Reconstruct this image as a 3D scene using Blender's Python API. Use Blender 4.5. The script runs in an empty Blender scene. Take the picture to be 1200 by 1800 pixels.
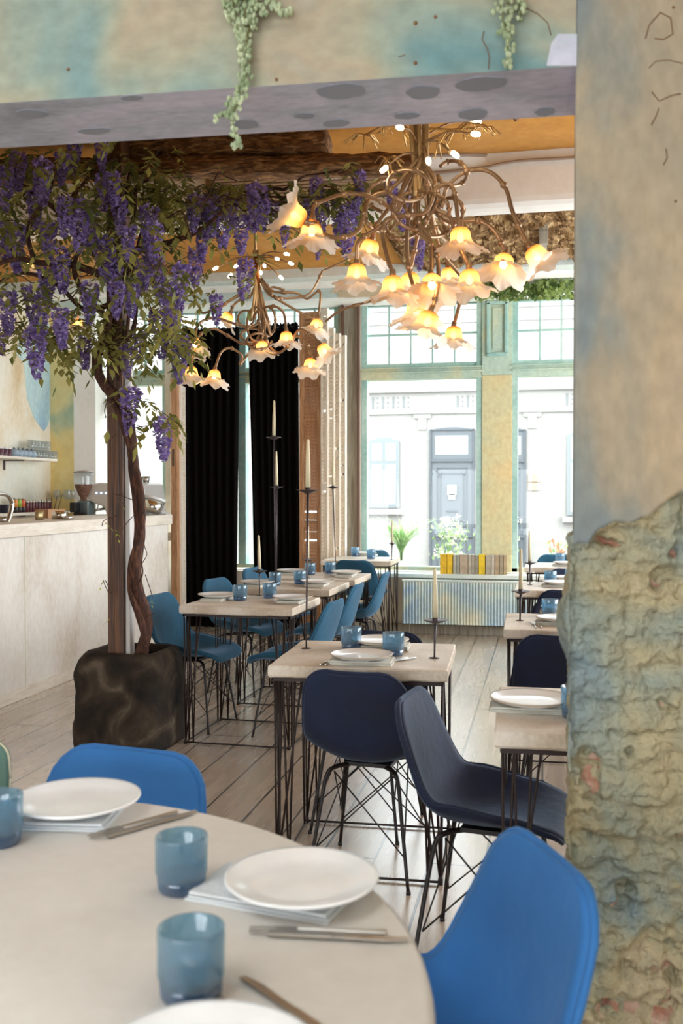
import bpy, math, random
from mathutils import Vector, Matrix, noise, Euler
from math import sin, cos, pi, radians, sqrt, atan, atan2, hypot
S = bpy.context.scene
C = S.collection
random.seed(7)
# ---------------------------------------------------------------- camera (1200 x 1800, focal length 1700 px)
F = 1700.0; CAMH = 1.38
PITCH = atan(35 / F); YAW = atan(355 / hypot(F, 35))
cd = bpy.data.cameras.new('camera'); cam = bpy.data.objects.new('camera', cd); C.objects.link(cam)
cd.sensor_fit = 'VERTICAL'; cd.sensor_height = 36; cd.lens = 36 * F / 1800
cam.location = (0, 0, CAMH); cam.rotation_euler = (pi / 2 - PITCH, 0, YAW)
cd.dof.use_dof = True; cd.dof.focus_distance = 4.6; cd.dof.aperture_fstop = 4.5
cd.clip_start = 0.02
S.camera = cam
# ---------------------------------------------------------------- light and exposure
S.view_settings.view_transform = 'Standard'; S.view_settings.look = 'None'
S.view_settings.gamma = 1; S.view_settings.use_curve_mapping = False
S.view_settings.exposure = 0.0
W = bpy.data.worlds.new('world'); S.world = W; W.use_nodes = True
bg = W.node_tree.nodes['Background']
bg.inputs[0].default_value = (0.89, 0.945, 1.0, 1); bg.inputs[1].default_value = 9.3
def portal(name, loc, rot, sx, sy):
    d = bpy.data.lights.new(name, 'AREA'); d.shape = 'RECTANGLE'; d.size = sx; d.size_y = sy
    d.cycles.is_portal = True
    o = bpy.data.objects.new(name, d); C.objects.link(o); o.location = loc; o.rotation_euler = rot
portal('street_window_daylight', (-1.3, 9.72, 1.95), (pi / 2, 0, pi), 7.6, 2.8)
portal('added_side_opening_portal', (2.7, 6.5, 1.9), (pi / 2, 0, pi / 2), 5.2, 2.6)  # unseen side opening, added to brighten the street room
portal('added_roof_opening_portal', (-1.0, -0.4, 3.4), (0, 0, 0), 2.6, 2.0)  # unseen roof opening, added to light the round table from above
portal('rear_window_daylight', (-1.4, -2.9, 1.75), (pi / 2, 0, 0), 6.6, 2.7)
S.cycles.use_denoising = True
S.cycles.max_bounces = 8; S.cycles.diffuse_bounces = 5; S.cycles.glossy_bounces = 4
S.cycles.transmission_bounces = 6; S.cycles.transparent_max_bounces = 24
S.cycles.sample_clamp_indirect = 6; S.cycles.caustics_reflective = False; S.cycles.caustics_refractive = False
# ---------------------------------------------------------------- where a line of sight meets a height or a depth
_cy, _sy, _cp, _sp = cos(YAW), sin(YAW), cos(PITCH), sin(PITCH)
_fw = Vector((-_sy * _cp, _cy * _cp, -_sp)); _rt = Vector((_cy, _sy, 0)); _up = _rt.cross(_fw); _C0 = Vector((0, 0, CAMH))
def _ray(x, y): return _fw * F + _rt * (x - 600) + _up * (900 - y)
def atz(x, y, z): d = _ray(x, y); return _C0 + d * ((z - CAMH) / d.z)
def aty(x, y, Y): d = _ray(x, y); return _C0 + d * (Y / d.y)
# ---------------------------------------------------------------- materials
def lin(c):
    if isinstance(c, str):
        c = [int(c[i:i + 2], 16) / 255 for i in (0, 2, 4)]
        c = [v / 12.92 if v < 0.04045 else ((v + 0.055) / 1.055) ** 2.4 for v in c]
    return (*c[:3], 1)
def new_mat(name):
    m = bpy.data.materials.new(name); m.use_nodes = True
    nt = m.node_tree; b = nt.nodes['Principled BSDF']
    return m, nt, b
def N(nt, t, **kw):
    n = nt.nodes.new(t)
    for k, v in kw.items():
        if k in n.inputs: n.inputs[k].default_value = v
        else: setattr(n, k, v)
    return n
def mat(name, col, rough=0.5, metal=0.0, spec=0.5, sheen=0.0, bump=None, var=None, emit=None, trans=None):
    """plain colour; var=(scale, second colour) mixes by noise; bump=(scale, strength)"""
    m, nt, b = new_mat(name)
    L = nt.links
    b.inputs['Base Color'].default_value = lin(col); b.inputs['Roughness'].default_value = rough
    b.inputs['Metallic'].default_value = metal; b.inputs['Specular IOR Level'].default_value = spec
    if sheen:
        b.inputs['Sheen Weight'].default_value = sheen; b.inputs['Sheen Tint'].default_value = (0.45, 0.68, 1.0, 1); b.inputs['Sheen Roughness'].default_value = 0.35
    tc = N(nt, 'ShaderNodeTexCoord')
    if var:
        n = N(nt, 'ShaderNodeTexNoise', Scale=var[0], Detail=5.0); L.new(tc.outputs['Object'], n.inputs['Vector'])
        r = N(nt, 'ShaderNodeValToRGB'); L.new(n.outputs['Fac'], r.inputs[0])
        r.color_ramp.elements[0].position = 0.35; r.color_ramp.elements[1].position = 0.68
        r.color_ramp.elements[0].color = lin(col); r.color_ramp.elements[1].color = lin(var[1])
        L.new(r.outputs[0], b.inputs['Base Color'])
    if bump:
        n = N(nt, 'ShaderNodeTexNoise', Scale=bump[0], Detail=6.0); L.new(tc.outputs['Object'], n.inputs['Vector'])
        bn = N(nt, 'ShaderNodeBump', Strength=bump[1], Distance=0.02); L.new(n.outputs['Fac'], bn.inputs['Height'])
        L.new(bn.outputs[0], b.inputs['Normal'])
    if emit:
        b.inputs['Emission Color'].default_value = lin(emit[0]); b.inputs['Emission Strength'].default_value = emit[1]
    return m
def ramp_mat(name, stops, scale=1.5, distort=0.6, rough=0.8, bump=(18, 0.25), stretch=(1, 1, 1), detail=6.0, seed=0.0, fine=0.12):
    """painted plaster: cloudy noise through a ramp of many paints"""
    m, nt, b = new_mat(name); L = nt.links
    tc = N(nt, 'ShaderNodeTexCoord'); mp = N(nt, 'ShaderNodeMapping'); mp.inputs['Scale'].default_value = stretch
    mp.inputs['Location'].default_value = (seed, seed * 0.7, seed * 1.3)
    L.new(tc.outputs['Object'], mp.inputs[0])
    n = N(nt, 'ShaderNodeTexNoise', Scale=scale, Detail=detail, Distortion=distort, Roughness=0.45); L.new(mp.outputs[0], n.inputs['Vector'])
    r = N(nt, 'ShaderNodeValToRGB'); L.new(n.outputs['Fac'], r.inputs[0])
    e = r.color_ramp.elements
    while len(e) < len(stops): e.new(0.5)
    for i, (p, c) in enumerate(stops): e[i].position = p; e[i].color = lin(c)
    n2 = N(nt, 'ShaderNodeTexNoise', Scale=scale * 14, Detail=6.0); L.new(mp.outputs[0], n2.inputs['Vector'])
    mx = N(nt, 'ShaderNodeMix', data_type='RGBA', blend_type='OVERLAY'); mx.inputs[0].default_value = fine * 2.5
    L.new(r.outputs[0], mx.inputs[6]); L.new(n2.outputs['Fac'], mx.inputs[7])
    L.new(mx.outputs[2], b.inputs['Base Color']); b.inputs['Roughness'].default_value = rough
    b.inputs['Specular IOR Level'].default_value = 0.3
    n3 = N(nt, 'ShaderNodeTexNoise', Scale=bump[0], Detail=7.0); L.new(tc.outputs['Object'], n3.inputs['Vector'])
    bn = N(nt, 'ShaderNodeBump', Strength=bump[1], Distance=0.02); L.new(n3.outputs['Fac'], bn.inputs['Height'])
    L.new(bn.outputs[0], b.inputs['Normal'])
    return m
def glassy(name, tint, gloss=0.12, rough=0.02, frost=0.0):
    """thin coloured glass: tinted see-through plus a clear reflection"""
    m = bpy.data.materials.new(name); m.use_nodes = True; nt = m.node_tree; nt.nodes.clear(); L = nt.links
    out = N(nt, 'ShaderNodeOutputMaterial'); t = N(nt, 'ShaderNodeBsdfTransparent'); t.inputs[0].default_value = lin(tint)
    g = N(nt, 'ShaderNodeBsdfGlossy', Roughness=rough); fr = N(nt, 'ShaderNodeLayerWeight', Blend=0.35)
    mr = N(nt, 'ShaderNodeMath', operation='MULTIPLY_ADD'); mr.inputs[1].default_value = gloss * 3; mr.inputs[2].default_value = gloss * 0.35
    L.new(fr.outputs['Facing'], mr.inputs[0])
    mx = N(nt, 'ShaderNodeMixShader'); L.new(mr.outputs[0], mx.inputs[0]); L.new(t.outputs[0], mx.inputs[1]); L.new(g.outputs[0], mx.inputs[2])
    last = mx
    if frost:
        d = N(nt, 'ShaderNodeBsdfTranslucent'); d.inputs[0].default_value = lin(tint)
        d2 = N(nt, 'ShaderNodeBsdfDiffuse'); d2.inputs[0].default_value = lin(tint)
        dm = N(nt, 'ShaderNodeMixShader'); dm.inputs[0].default_value = 0.5; L.new(d.outputs[0], dm.inputs[1]); L.new(d2.outputs[0], dm.inputs[2])
        m2 = N(nt, 'ShaderNodeMixShader'); m2.inputs[0].default_value = frost; L.new(mx.outputs[0], m2.inputs[1]); L.new(dm.outputs[0], m2.inputs[2]); last = m2
    L.new(last.outputs[0], out.inputs[0])
    return m
def leafy(name, c1, c2, scale=6):
    m, nt, b = new_mat(name); L = nt.links
    tc = N(nt, 'ShaderNodeTexCoord'); n = N(nt, 'ShaderNodeTexNoise', Scale=scale, Detail=3.0); L.new(tc.outputs['Object'], n.inputs['Vector'])
    r = N(nt, 'ShaderNodeValToRGB'); L.new(n.outputs['Fac'], r.inputs[0])
    r.color_ramp.elements[0].position = 0.38; r.color_ramp.elements[1].position = 0.62
    r.color_ramp.elements[0].color = lin(c1); r.color_ramp.elements[1].color = lin(c2)
    L.new(r.outputs[0], b.inputs['Base Color']); b.inputs['Roughness'].default_value = 0.6
    tr = N(nt, 'ShaderNodeBsdfTranslucent'); L.new(r.outputs[0], tr.inputs[0])
    mx = N(nt, 'ShaderNodeMixShader'); mx.inputs[0].default_value = 0.4
    L.new(b.outputs[0], mx.inputs[1]); L.new(tr.outputs[0], mx.inputs[2]); L.new(mx.outputs[0], nt.nodes['Material Output'].inputs[0])
    return m
def wood(name, c1, c2, c3, scale=3, axis=(1, 1, 0.06), rough=0.6, bump=0.3):
    m, nt, b = new_mat(name); L = nt.links
    tc = N(nt, 'ShaderNodeTexCoord'); mp = N(nt, 'ShaderNodeMapping'); mp.inputs['Scale'].default_value = axis
    L.new(tc.outputs['Object'], mp.inputs[0])
    n = N(nt, 'ShaderNodeTexNoise', Scale=scale * 6, Detail=8.0, Distortion=1.0); L.new(mp.outputs[0], n.inputs['Vector'])
    r = N(nt, 'ShaderNodeValToRGB'); L.new(n.outputs['Fac'], r.inputs[0]); e = r.color_ramp.elements
    e[0].position = 0.3; e[0].color = lin(c1); e[1].position = 0.72; e[1].color = lin(c3); x = e.new(0.5); x.color = lin(c2)
    L.new(r.outputs[0], b.inputs['Base Color']); b.inputs['Roughness'].default_value = rough
    bn = N(nt, 'ShaderNodeBump', Strength=bump, Distance=0.01); L.new(n.outputs['Fac'], bn.inputs['Height']); L.new(bn.outputs[0], b.inputs['Normal'])
    return m

M = {}
M['velvet'] = mat('blue_velvet', '24619c', 0.85, sheen=0.4, var=(5, '1c5790'), bump=(30, 0.12))
M['velvet_teal_dim'] = mat('dimmed_teal_velvet', '17526d', 0.85, sheen=0.35, var=(5, '103f56'), bump=(30, 0.12))  # teal tone of the farther chairs, darkened in colour for their backlit sides
M['velvet_backlit'] = mat('backlit_blue_velvet', '0b1c3c', 0.8, sheen=0.25, var=(5, '07122a'), bump=(30, 0.12))  # same blue velvet, darkened in colour for chairs seen against the light
M['black_metal'] = mat('black_steel', '1b1412', 0.45, 0.3)
M['rod'] = mat('brown_black_steel', '2a1d19', 0.5, 0.4)
M['tabletop'] = ramp_mat('limewashed_tabletop', [(0.3, 'b8a894'), (0.5, 'cbbfae'), (0.7, 'dad1c5')], 5, 0.4, 0.42, (40, 0.12))
M['round_top'] = ramp_mat('plastered_round_top', [(0.3, 'cfc8c0'), (0.55, 'd8d2ca'), (0.75, 'ded9d2')], 2.5, 0.3, 0.55, (30, 0.06), fine=0.05)
M['plate'] = mat('glazed_stoneware', 'e0e0df', 0.16, spec=0.6, var=(9, 'efefef'))
M['plate_rim'] = mat('bare_stoneware', 'b5a693', 0.5)
M['napkin'] = mat('linen', 'cccabf', 0.9, bump=(120, 0.2))
M['napkin_green'] = mat('pale_linen', 'ccd0d2', 0.9, bump=(120, 0.2))
M['blue_glass'] = glassy('blue_glass', 'b2d3e3', 0.14, frost=0.2)
M['blue_glass_base'] = glassy('thick_blue_glass', '79a6cb', 0.2, frost=0.2)
M['clear_glass'] = glassy('clear_glass', 'f4f6f6', 0.10, frost=0.12)
M['steel'] = mat('brushed_steel', 'b9b4ac', 0.28, 1.0)
M['chrome'] = mat('chrome', 'd5d2cc', 0.14, 1.0)
M['wax'] = mat('candle_wax', 'cfc3a2', 0.5, spec=0.3)
M['iron'] = mat('forged_iron', '4a4345', 0.42, 0.6)
M['black'] = mat('black_plastic', '14110f', 0.4)
M['curtain'] = mat('black_curtain', '0d0a09', 0.95, spec=0.05)
M['shutter_brown'] = wood('old_pine', '8b5e3c', 'b08159', 'caa27c', 2, (6, 6, 0.4))
M['shutter_white'] = wood('pale_pine', 'ddcbb2', 'ebdfcd', 'f6efe4', 2, (6, 6, 0.4))
M['post'] = wood('dark_oak_post', '2a170a', '4f2f15', '6e4621', 1.2, (9, 9, 0.35), 0.5)
M['beam'] = wood('rough_oak_beam', '2b1a0d', '76522f', 'b58c60', 2.5, (0.7, 3, 3), 0.85, 1.0)
M['vine'] = wood('vine_bark', '21120b', '432619', '6b452e', 3, (4, 4, 0.5), 0.85, 0.6)
M['planter'] = ramp_mat('sooty_clay', [(0.3, '100d0a'), (0.5, '2b2219'), (0.62, '40362a'), (0.78, '6d6152')], 5, 1.2, 0.85, (14, 0.7))
M['soil'] = mat('soil', '1e150e', 1.0, bump=(60, 0.8))
M['petal'] = leafy('wisteria_petal', '755c9e', 'b19cd0', 30)
M['leaf'] = leafy('wisteria_leaf', '59602a', 'a39c52', 5)
M['leaf_fresh'] = leafy('fresh_leaf', '9aa83a', 'c9cf58', 5)
M['pearl'] = leafy('silvery_green', '9fb08a', 'd3dcbb', 20)
M['ivy'] = leafy('ivy_leaf', '3f5a28', 'a9b96c', 9)
M['outer_leaf'] = leafy('street_leaf', '7fa564', 'c3d6a0', 9)
M['white_flower'] = leafy('white_flower', 'd9d9c0', 'f2efe2', 9)
M['brass'] = mat('aged_brass', 'ab8c69', 0.42, 0.6, var=(14, '8a6c50'))
M['copper'] = mat('copper_tube', 'a8602c', 0.35, 0.8)
M['bulb'] = mat('lit_bulb', 'ffe2b0', 0.5, emit=('ffcf8f', 30.0))
M['led'] = mat('lit_led', 'ffffff', 0.5, emit=('fff0d0', 26.0))
# ---------------------------------------------------------------- mesh builder
class MB:
    def __init__(s): s.v = []; s.f = []; s.mi = []; s.sm = []
    def add(s, vs, fs, mi=0, smooth=True):
        o = len(s.v); s.v += [tuple(p) for p in vs]
        for f in fs: s.f.append(tuple(i + o for i in f)); s.mi.append(mi); s.sm.append(smooth)
    def box(s, c, size, rz=0, mi=0, rot=None):
        x, y, z = size[0] / 2, size[1] / 2, size[2] / 2
        vs = [Vector((a * x, b * y, d * z)) for a in (-1, 1) for b in (-1, 1) for d in (-1, 1)]
        R = rot if rot else Matrix.Rotation(rz, 3, 'Z')
        vs = [R @ p + Vector(c) for p in vs]
        s.add(vs, [(0, 1, 3, 2), (4, 6, 7, 5), (0, 4, 5, 1), (2, 3, 7, 6), (0, 2, 6, 4), (1, 5, 7, 3)], mi, False)
    def b(s, x0, x1, y0, y1, z0, z1, mi=0): s.box(((x0 + x1) / 2, (y0 + y1) / 2, (z0 + z1) / 2), (x1 - x0, y1 - y0, z1 - z0), 0, mi)
    def tube(s, pts, r, seg=8, mi=0, cap=True, bump=0):
        pts = [Vector(p) for p in pts]; n = len(pts)
        rr = r if isinstance(r, (list, tuple)) else [r] * n
        up = Vector((0, 0, 1)); vs = []; prev = None
        for i, p in enumerate(pts):
            t = (pts[min(i + 1, n - 1)] - pts[max(i - 1, 0)]).normalized()
            if prev is None:
                a = t.cross(up)
                if a.length < 0.05: a = t.cross(Vector((1, 0, 0)))
                a.normalize()
            else:
                a = prev - t * prev.dot(t)
                if a.length < 1e-6: a = t.orthogonal()
                a.normalize()
            prev = a; b = t.cross(a)
            for k in range(seg):
                q = 2 * pi * k / seg
                w = rr[i]
                if bump: w *= 1 + bump * noise.noise(Vector((p.x * 9 + cos(q) * 1.3, p.y * 9 + sin(q) * 1.3, p.z * 9)))
                vs.append(p + (a * cos(q) + b * sin(q)) * w)
        fs = [(i * seg + k, i * seg + (k + 1) % seg, (i + 1) * seg + (k + 1) % seg, (i + 1) * seg + k) for i in range(n - 1) for k in range(seg)]
        if cap: fs += [tuple(range(seg))[::-1], tuple((n - 1) * seg + k for k in range(seg))]
        s.add(vs, fs, mi)
    def lathe(s, prof, c=(0, 0, 0), seg=24, mi=0, R=None, wob=None):
        c = Vector(c); vs = []
        for j, (r, z) in enumerate(prof):
            for k in range(seg):
                q = 2 * pi * k / seg; rr = r; zz = z
                if wob: rr, zz = wob(j, q, r, z)
                p = Vector((rr * cos(q), rr * sin(q), zz))
                vs.append((R @ p if R else p) + c)
        n = len(prof)
        s.add(vs, [(i * seg + k, i * seg + (k + 1) % seg, (i + 1) * seg + (k + 1) % seg, (i + 1) * seg + k) for i in range(n - 1) for k in range(seg)], mi)
    def grid(s, fn, nu, nv, mi=0, smooth=True):
        vs = [fn(i / nu, j / nv) for i in range(nu + 1) for j in range(nv + 1)]
        s.add(vs, [(i * (nv + 1) + j, (i + 1) * (nv + 1) + j, (i + 1) * (nv + 1) + j + 1, i * (nv + 1) + j + 1) for i in range(nu) for j in range(nv)], mi, smooth)
    def prism(s, poly, y0, y1, mi=0):
        """outline in x, z pulled from y0 to y1"""
        n = len(poly)
        s.add([(x, y0, z) for x, z in poly] + [(x, y1, z) for x, z in poly], [tuple(range(n)), tuple(range(2 * n - 1, n - 1, -1))] + [(i, i + n, (i + 1) % n + n, (i + 1) % n) for i in range(n)], mi, False)
    def build(s, name, mats, parent=None, bevel=0, loc=None):
        me = bpy.data.meshes.new(name); me.from_pydata(s.v, [], s.f)
        for m in (mats if isinstance(mats, (list, tuple)) else [mats]): me.materials.append(m)
        me.polygons.foreach_set('material_index', s.mi); me.polygons.foreach_set('use_smooth', s.sm); me.update()
        o = bpy.data.objects.new(name, me); C.objects.link(o)
        if parent: o.parent = parent
        if loc: o.location = loc
        if bevel:
            md = o.modifiers.new('bevel', 'BEVEL'); md.width = bevel; md.segments = 2; md.limit_method = 'ANGLE'
        return o
def recenter(o):
    """origin at the base of a single-mesh thing"""
    vs = [v.co for v in o.data.vertices]
    c = Vector(((min(v.x for v in vs) + max(v.x for v in vs)) / 2, (min(v.y for v in vs) + max(v.y for v in vs)) / 2, min(v.z for v in vs)))
    o.data.transform(Matrix.Translation(-c)); o.location = o.location + c
    return o
def tag(o, label=None, cat=None, group=None, kind=None):
    if label: o['label'] = label
    if cat: o['category'] = cat
    if group: o['group'] = group
    if kind: o['kind'] = kind
    return o
def thing(name, label, cat, loc=(0, 0, 0), rz=0, group=None):
    o = bpy.data.objects.new(name, None); C.objects.link(o); o.location = loc; o.rotation_euler = (0, 0, rz); o.empty_display_size = 0.05
    return tag(o, label, cat, group)
def struct(o): o['kind'] = 'structure'; return o
def copy_tree(o, parent=None):
    c = o.copy(); C.objects.link(c)
    if parent: c.parent = parent
    for ch in [x for x in bpy.data.objects if x.parent == o]: copy_tree(ch, c)
    return c
def dup(root, loc, rz=0, label=None, group=None, scale=None):
    c = copy_tree(root); c.location = loc; c.rotation_euler = (0, 0, rz)
    if label: c['label'] = label
    if group: c['group'] = group
    if scale: c.scale = (scale,) * 3
    return c
def spline(pts, k=6):
    P = [Vector(p) for p in pts]; P = [P[0] * 2 - P[1]] + P + [P[-1] * 2 - P[-2]]; out = []
    for i in range(1, len(P) - 2):
        for j in range(k):
            t = j / k; a, b, c, d = P[i - 1:i + 3]
            out.append(0.5 * ((2 * b) + (-a + c) * t + (2 * a - 5 * b + 4 * c - d) * t * t + (-a + 3 * b - 3 * c + d) * t ** 3))
    out.append(P[-2]); return out
ORD = ['first', 'second', 'third', 'fourth', 'fifth', 'sixth', 'seventh', 'eighth', 'ninth', 'tenth', 'eleventh', 'twelfth', 'thirteenth']
# ================================================================ THE SETTING
XL, XR, YB, YW, ZC = -5.0, 2.6, -3.0, 9.6, 3.3
# floor: long boards running towards the street
def floor_mat():
    m, nt, b = new_mat('old_floorboards'); L = nt.links
    tc = N(nt, 'ShaderNodeTexCoord'); mp = N(nt, 'ShaderNodeMapping'); mp.inputs['Rotation'].default_value = (0, 0, pi / 2)
    L.new(tc.outputs['Object'], mp.inputs[0])
    br = N(nt, 'ShaderNodeTexBrick', Scale=1.0); br.offset = 0.37; br.offset_frequency = 2
    br.inputs['Brick Width'].default_value = 2.6; br.inputs['Row Height'].default_value = 0.205
    br.inputs['Mortar Size'].default_value = 0.0055; br.inputs['Mortar Smooth'].default_value = 0.2
    br.inputs['Color1'].default_value = lin('bda78f'); br.inputs['Color2'].default_value = lin('cfbda9'); br.inputs['Mortar'].default_value = lin('4a3a2c')
    L.new(mp.outputs[0], br.inputs['Vector'])
    mp2 = N(nt, 'ShaderNodeMapping'); mp2.inputs['Scale'].default_value = (9, 0.7, 1); L.new(tc.outputs['Object'], mp2.inputs[0])
    n = N(nt, 'ShaderNodeTexNoise', Scale=2.2, Detail=6.0, Distortion=0.6); L.new(mp2.outputs[0], n.inputs['Vector'])
    r = N(nt, 'ShaderNodeValToRGB'); L.new(n.outputs['Fac'], r.inputs[0]); e = r.color_ramp.elements
    e[0].position = 0.3; e[0].color = lin('b4b2b0'); e[1].position = 0.7; e[1].color = lin('e2dfdb')
    mx = N(nt, 'ShaderNodeMix', data_type='RGBA', blend_type='MULTIPLY'); mx.inputs[0].default_value = 0.6
    L.new(br.outputs['Color'], mx.inputs[6]); L.new(r.outputs[0], mx.inputs[7])
    n2 = N(nt, 'ShaderNodeTexNoise', Scale=1.4, Detail=5.0); L.new(tc.outputs['Object'], n2.inputs['Vector'])
    r2 = N(nt, 'ShaderNodeValToRGB'); L.new(n2.outputs['Fac'], r2.inputs[0]); r2.color_ramp.elements[0].position = 0.45; r2.color_ramp.elements[1].position = 0.7
    m2 = N(nt, 'ShaderNodeMix', data_type='RGBA'); L.new(mx.outputs[2], m2.inputs[6]); m2.inputs[7].default_value = lin('a3968a')
    ml = N(nt, 'ShaderNodeMath', operation='MULTIPLY'); ml.inputs[1].default_value = 0.45; L.new(r2.outputs[0], ml.inputs[0]); L.new(ml.outputs[0], m2.inputs[0])
    L.new(m2.outputs[2], b.inputs['Base Color'])
    rr = N(nt, 'ShaderNodeMapRange'); L.new(n.outputs['Fac'], rr.inputs[0]); rr.inputs[3].default_value = 0.20; rr.inputs[4].default_value = 0.34
    b.inputs['Coat Weight'].default_value = 1.0; b.inputs['Coat Roughness'].default_value = 0.26; b.inputs['Coat IOR'].default_value = 1.6
    L.new(rr.outputs[0], b.inputs['Roughness']); b.inputs['Specular IOR Level'].default_value = 0.75
    ad = N(nt, 'ShaderNodeMath', operation='MULTIPLY_ADD'); ad.inputs[1].default_value = -1.2; L.new(br.outputs['Fac'], ad.inputs[0]); ad.inputs[2].default_value = 0.5
    bn = N(nt, 'ShaderNodeBump', Strength=0.10, Distance=0.004); L.new(ad.outputs[0], bn.inputs['Height']); L.new(bn.outputs[0], b.inputs['Normal'])
    return m
mb = MB(); mb.b(XL, XR, YB, YW + 0.25, -0.1, 0); struct(mb.build('floor', floor_mat()))
M['ochre_ceiling'] = ramp_mat('ochre_limewash', [(0.3, 'a8702c'), (0.55, 'bf863c'), (0.75, 'cf9c58')], 1.2, 0.4, 0.85, (10, 0.2))
M['white_plaster'] = ramp_mat('white_plaster', [(0.3, 'ebe7df'), (0.55, 'f2f0ea'), (0.75, 'f7f5f1')], 1.5, 0.4, 0.85, (12, 0.25))
M['blue_plaster'] = ramp_mat('pale_blue_plaster', [(0.3, 'b7c9c8'), (0.5, 'ccd5cf'), (0.7, 'ddd9cc')], 1.2, 0.5, 0.85, (12, 0.3))
M['mural_lintel'] = ramp_mat('mural_teal_cream', [(0.30, '557b80'), (0.40, '708785'), (0.47, '838e82'), (0.54, '92907d'), (0.60, '998d79'), (0.70, '7e8a82')], 1.7, 0.7, 0.8, (9, 0.2), (1, 1, 1.5), seed=3.1, detail=3)
M['mural_under'] = ramp_mat('mural_lavender', [(0.3, '9396a0'), (0.42, 'a3a8b4'), (0.55, 'b5b3c2'), (0.7, 'c3bec8')], 2.2, 0.7, 0.8, (9, 0.15), (1, 2, 1), seed=1.1)
M['patch'] = mat('grey_spot', '858993', 0.85)
M['mural_pier'] = ramp_mat('mural_ochre_grey', [(0.30, '5f6b74'), (0.40, '767a75'), (0.48, '8d8371'), (0.58, '9d8c73'), (0.72, '988876')], 1.9, 0.7, 0.8, (7, 0.3), (1.6, 1, 0.9), seed=5.2, detail=3)
M['mural_brick'] = ramp_mat('mural_painted_brick', [(0.28, '5f7285'), (0.37, '707f84'), (0.45, '858a7c'), (0.53, '9c9274'), (0.62, 'a99a7c'), (0.74, '868572')], 2.3, 0.9, 0.8, (50, 0.9), seed=2.4)
M['red_brick'] = mat('broken_brick', '9a6a55', 0.9, var=(20, 'b9a08c'), bump=(40, 0.8))
M['wall_cream'] = ramp_mat('mottled_cream_plaster', [(0.3, 'cdb58f'), (0.42, 'ddceb4'), (0.55, 'e4dccb'), (0.7, 'dfe0d4')], 1.6, 0.6, 0.85, (14, 0.3), (1, 1, 0.7))
M['wall_yellow'] = ramp_mat('yellow_teal_plaster', [(0.28, '77a5a0'), (0.36, 'a5bba2'), (0.44, 'dbd09a'), (0.55, 'e8d08a'), (0.7, 'eed394')], 1.1, 0.5, 0.85, (10, 0.2), (1, 1, 0.8), seed=7.7, detail=3)
M['counter'] = ramp_mat('counter_plaster', [(0.3, 'c9beb0'), (0.5, 'd8d1c7'), (0.7, 'dfdad2')], 1.8, 0.5, 0.8, (16, 0.2), (1, 1.3, 0.8))
M['pale_wood'] = wood('pale_oak', 'cfc1b0', 'dcd1c2', 'e7dfd3', 1.5, (5, 0.5, 5), 0.5, 0.15)
M['frame_green'] = ramp_mat('sage_paint', [(0.3, '9fb8ae'), (0.45, 'b0c1af'), (0.58, 'c2c3a4'), (0.72, 'ccc59c')], 2.0, 0.7, 0.6, (25, 0.1), seed=1.7, detail=3)
M['frame_teal'] = ramp_mat('teal_paint', [(0.3, '8fb3ab'), (0.5, 'a3c0b6'), (0.7, 'b8cec3')], 2.0, 0.5, 0.6, (25, 0.1))
M['pillar_ochre'] = ramp_mat('ochre_sage_pillar', [(0.3, 'a8b5a4'), (0.42, 'bfba96'), (0.55, 'c9bc90'), (0.7, 'd2b888')], 1.8, 0.6, 0.7, (20, 0.15), (1, 1, 0.8), seed=4.4, detail=3)
M['radiator'] = ramp_mat('radiator_mural', [(0.32, 'a9c4d6'), (0.40, 'cbdcd6'), (0.47, 'e6e4cc'), (0.62, 'efe6c6'), (0.72, 'd3e2de')], 1.8, 0.6, 0.5, (10, 0.05), seed=9.3, detail=2)
M['grey_wood'] = wood('weathered_grey', '8a7f70', 'a19989', 'b8b0a0', 1.5, (4, 4, 0.3), 0.8)
M['rubble'] = ramp_mat('rubble', [(0.3, '4f3822'), (0.45, '7a5c3b'), (0.6, 'a08258'), (0.75, 'c9b28c')], 12, 0.8, 0.95, (40, 0.9))
M['window_glass'] = glassy('window_pane', 'fbfdfd', 0.05)
M['lath'] = mat('lath_strips', 'c9b394', 0.85, bump=(40, 0.3))
M['dark_gap'] = mat('dark_brown_gap', '3a281a', 0.95)

# the wall with the wide opening between the two rooms (turned 3.2 degrees)
A0 = radians(3.17); UX, VX = Vector((cos(A0), sin(A0), 0)), Vector((-sin(A0), cos(A0), 0)); O0 = Vector((0.062, 2.075, 0)); TH = 0.268
def wp(u, v, z): return tuple(O0 + UX * u + VX * v + Vector((0, 0, z)))
def wbox(mb, u0, u1, v0, v1, z0, z1, mi=0):
    vs = [wp(u, v, z) for u in (u0, u1) for v in (v0, v1) for z in (z0, z1)]
    mb.add(vs, [(0, 1, 3, 2), (4, 6, 7, 5), (0, 4, 5, 1), (2, 3, 7, 6), (0, 2, 6, 4), (1, 5, 7, 3)], mi, False)
LB = 2.26
mb = MB(); wbox(mb, -3.2, 0.0, 0, TH, LB + 0.001, ZC)
wbox(mb, 0.0003, 0.03, 0.006, TH - 0.001, LB + 0.001, ZC)
for f in (4,): pass
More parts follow.
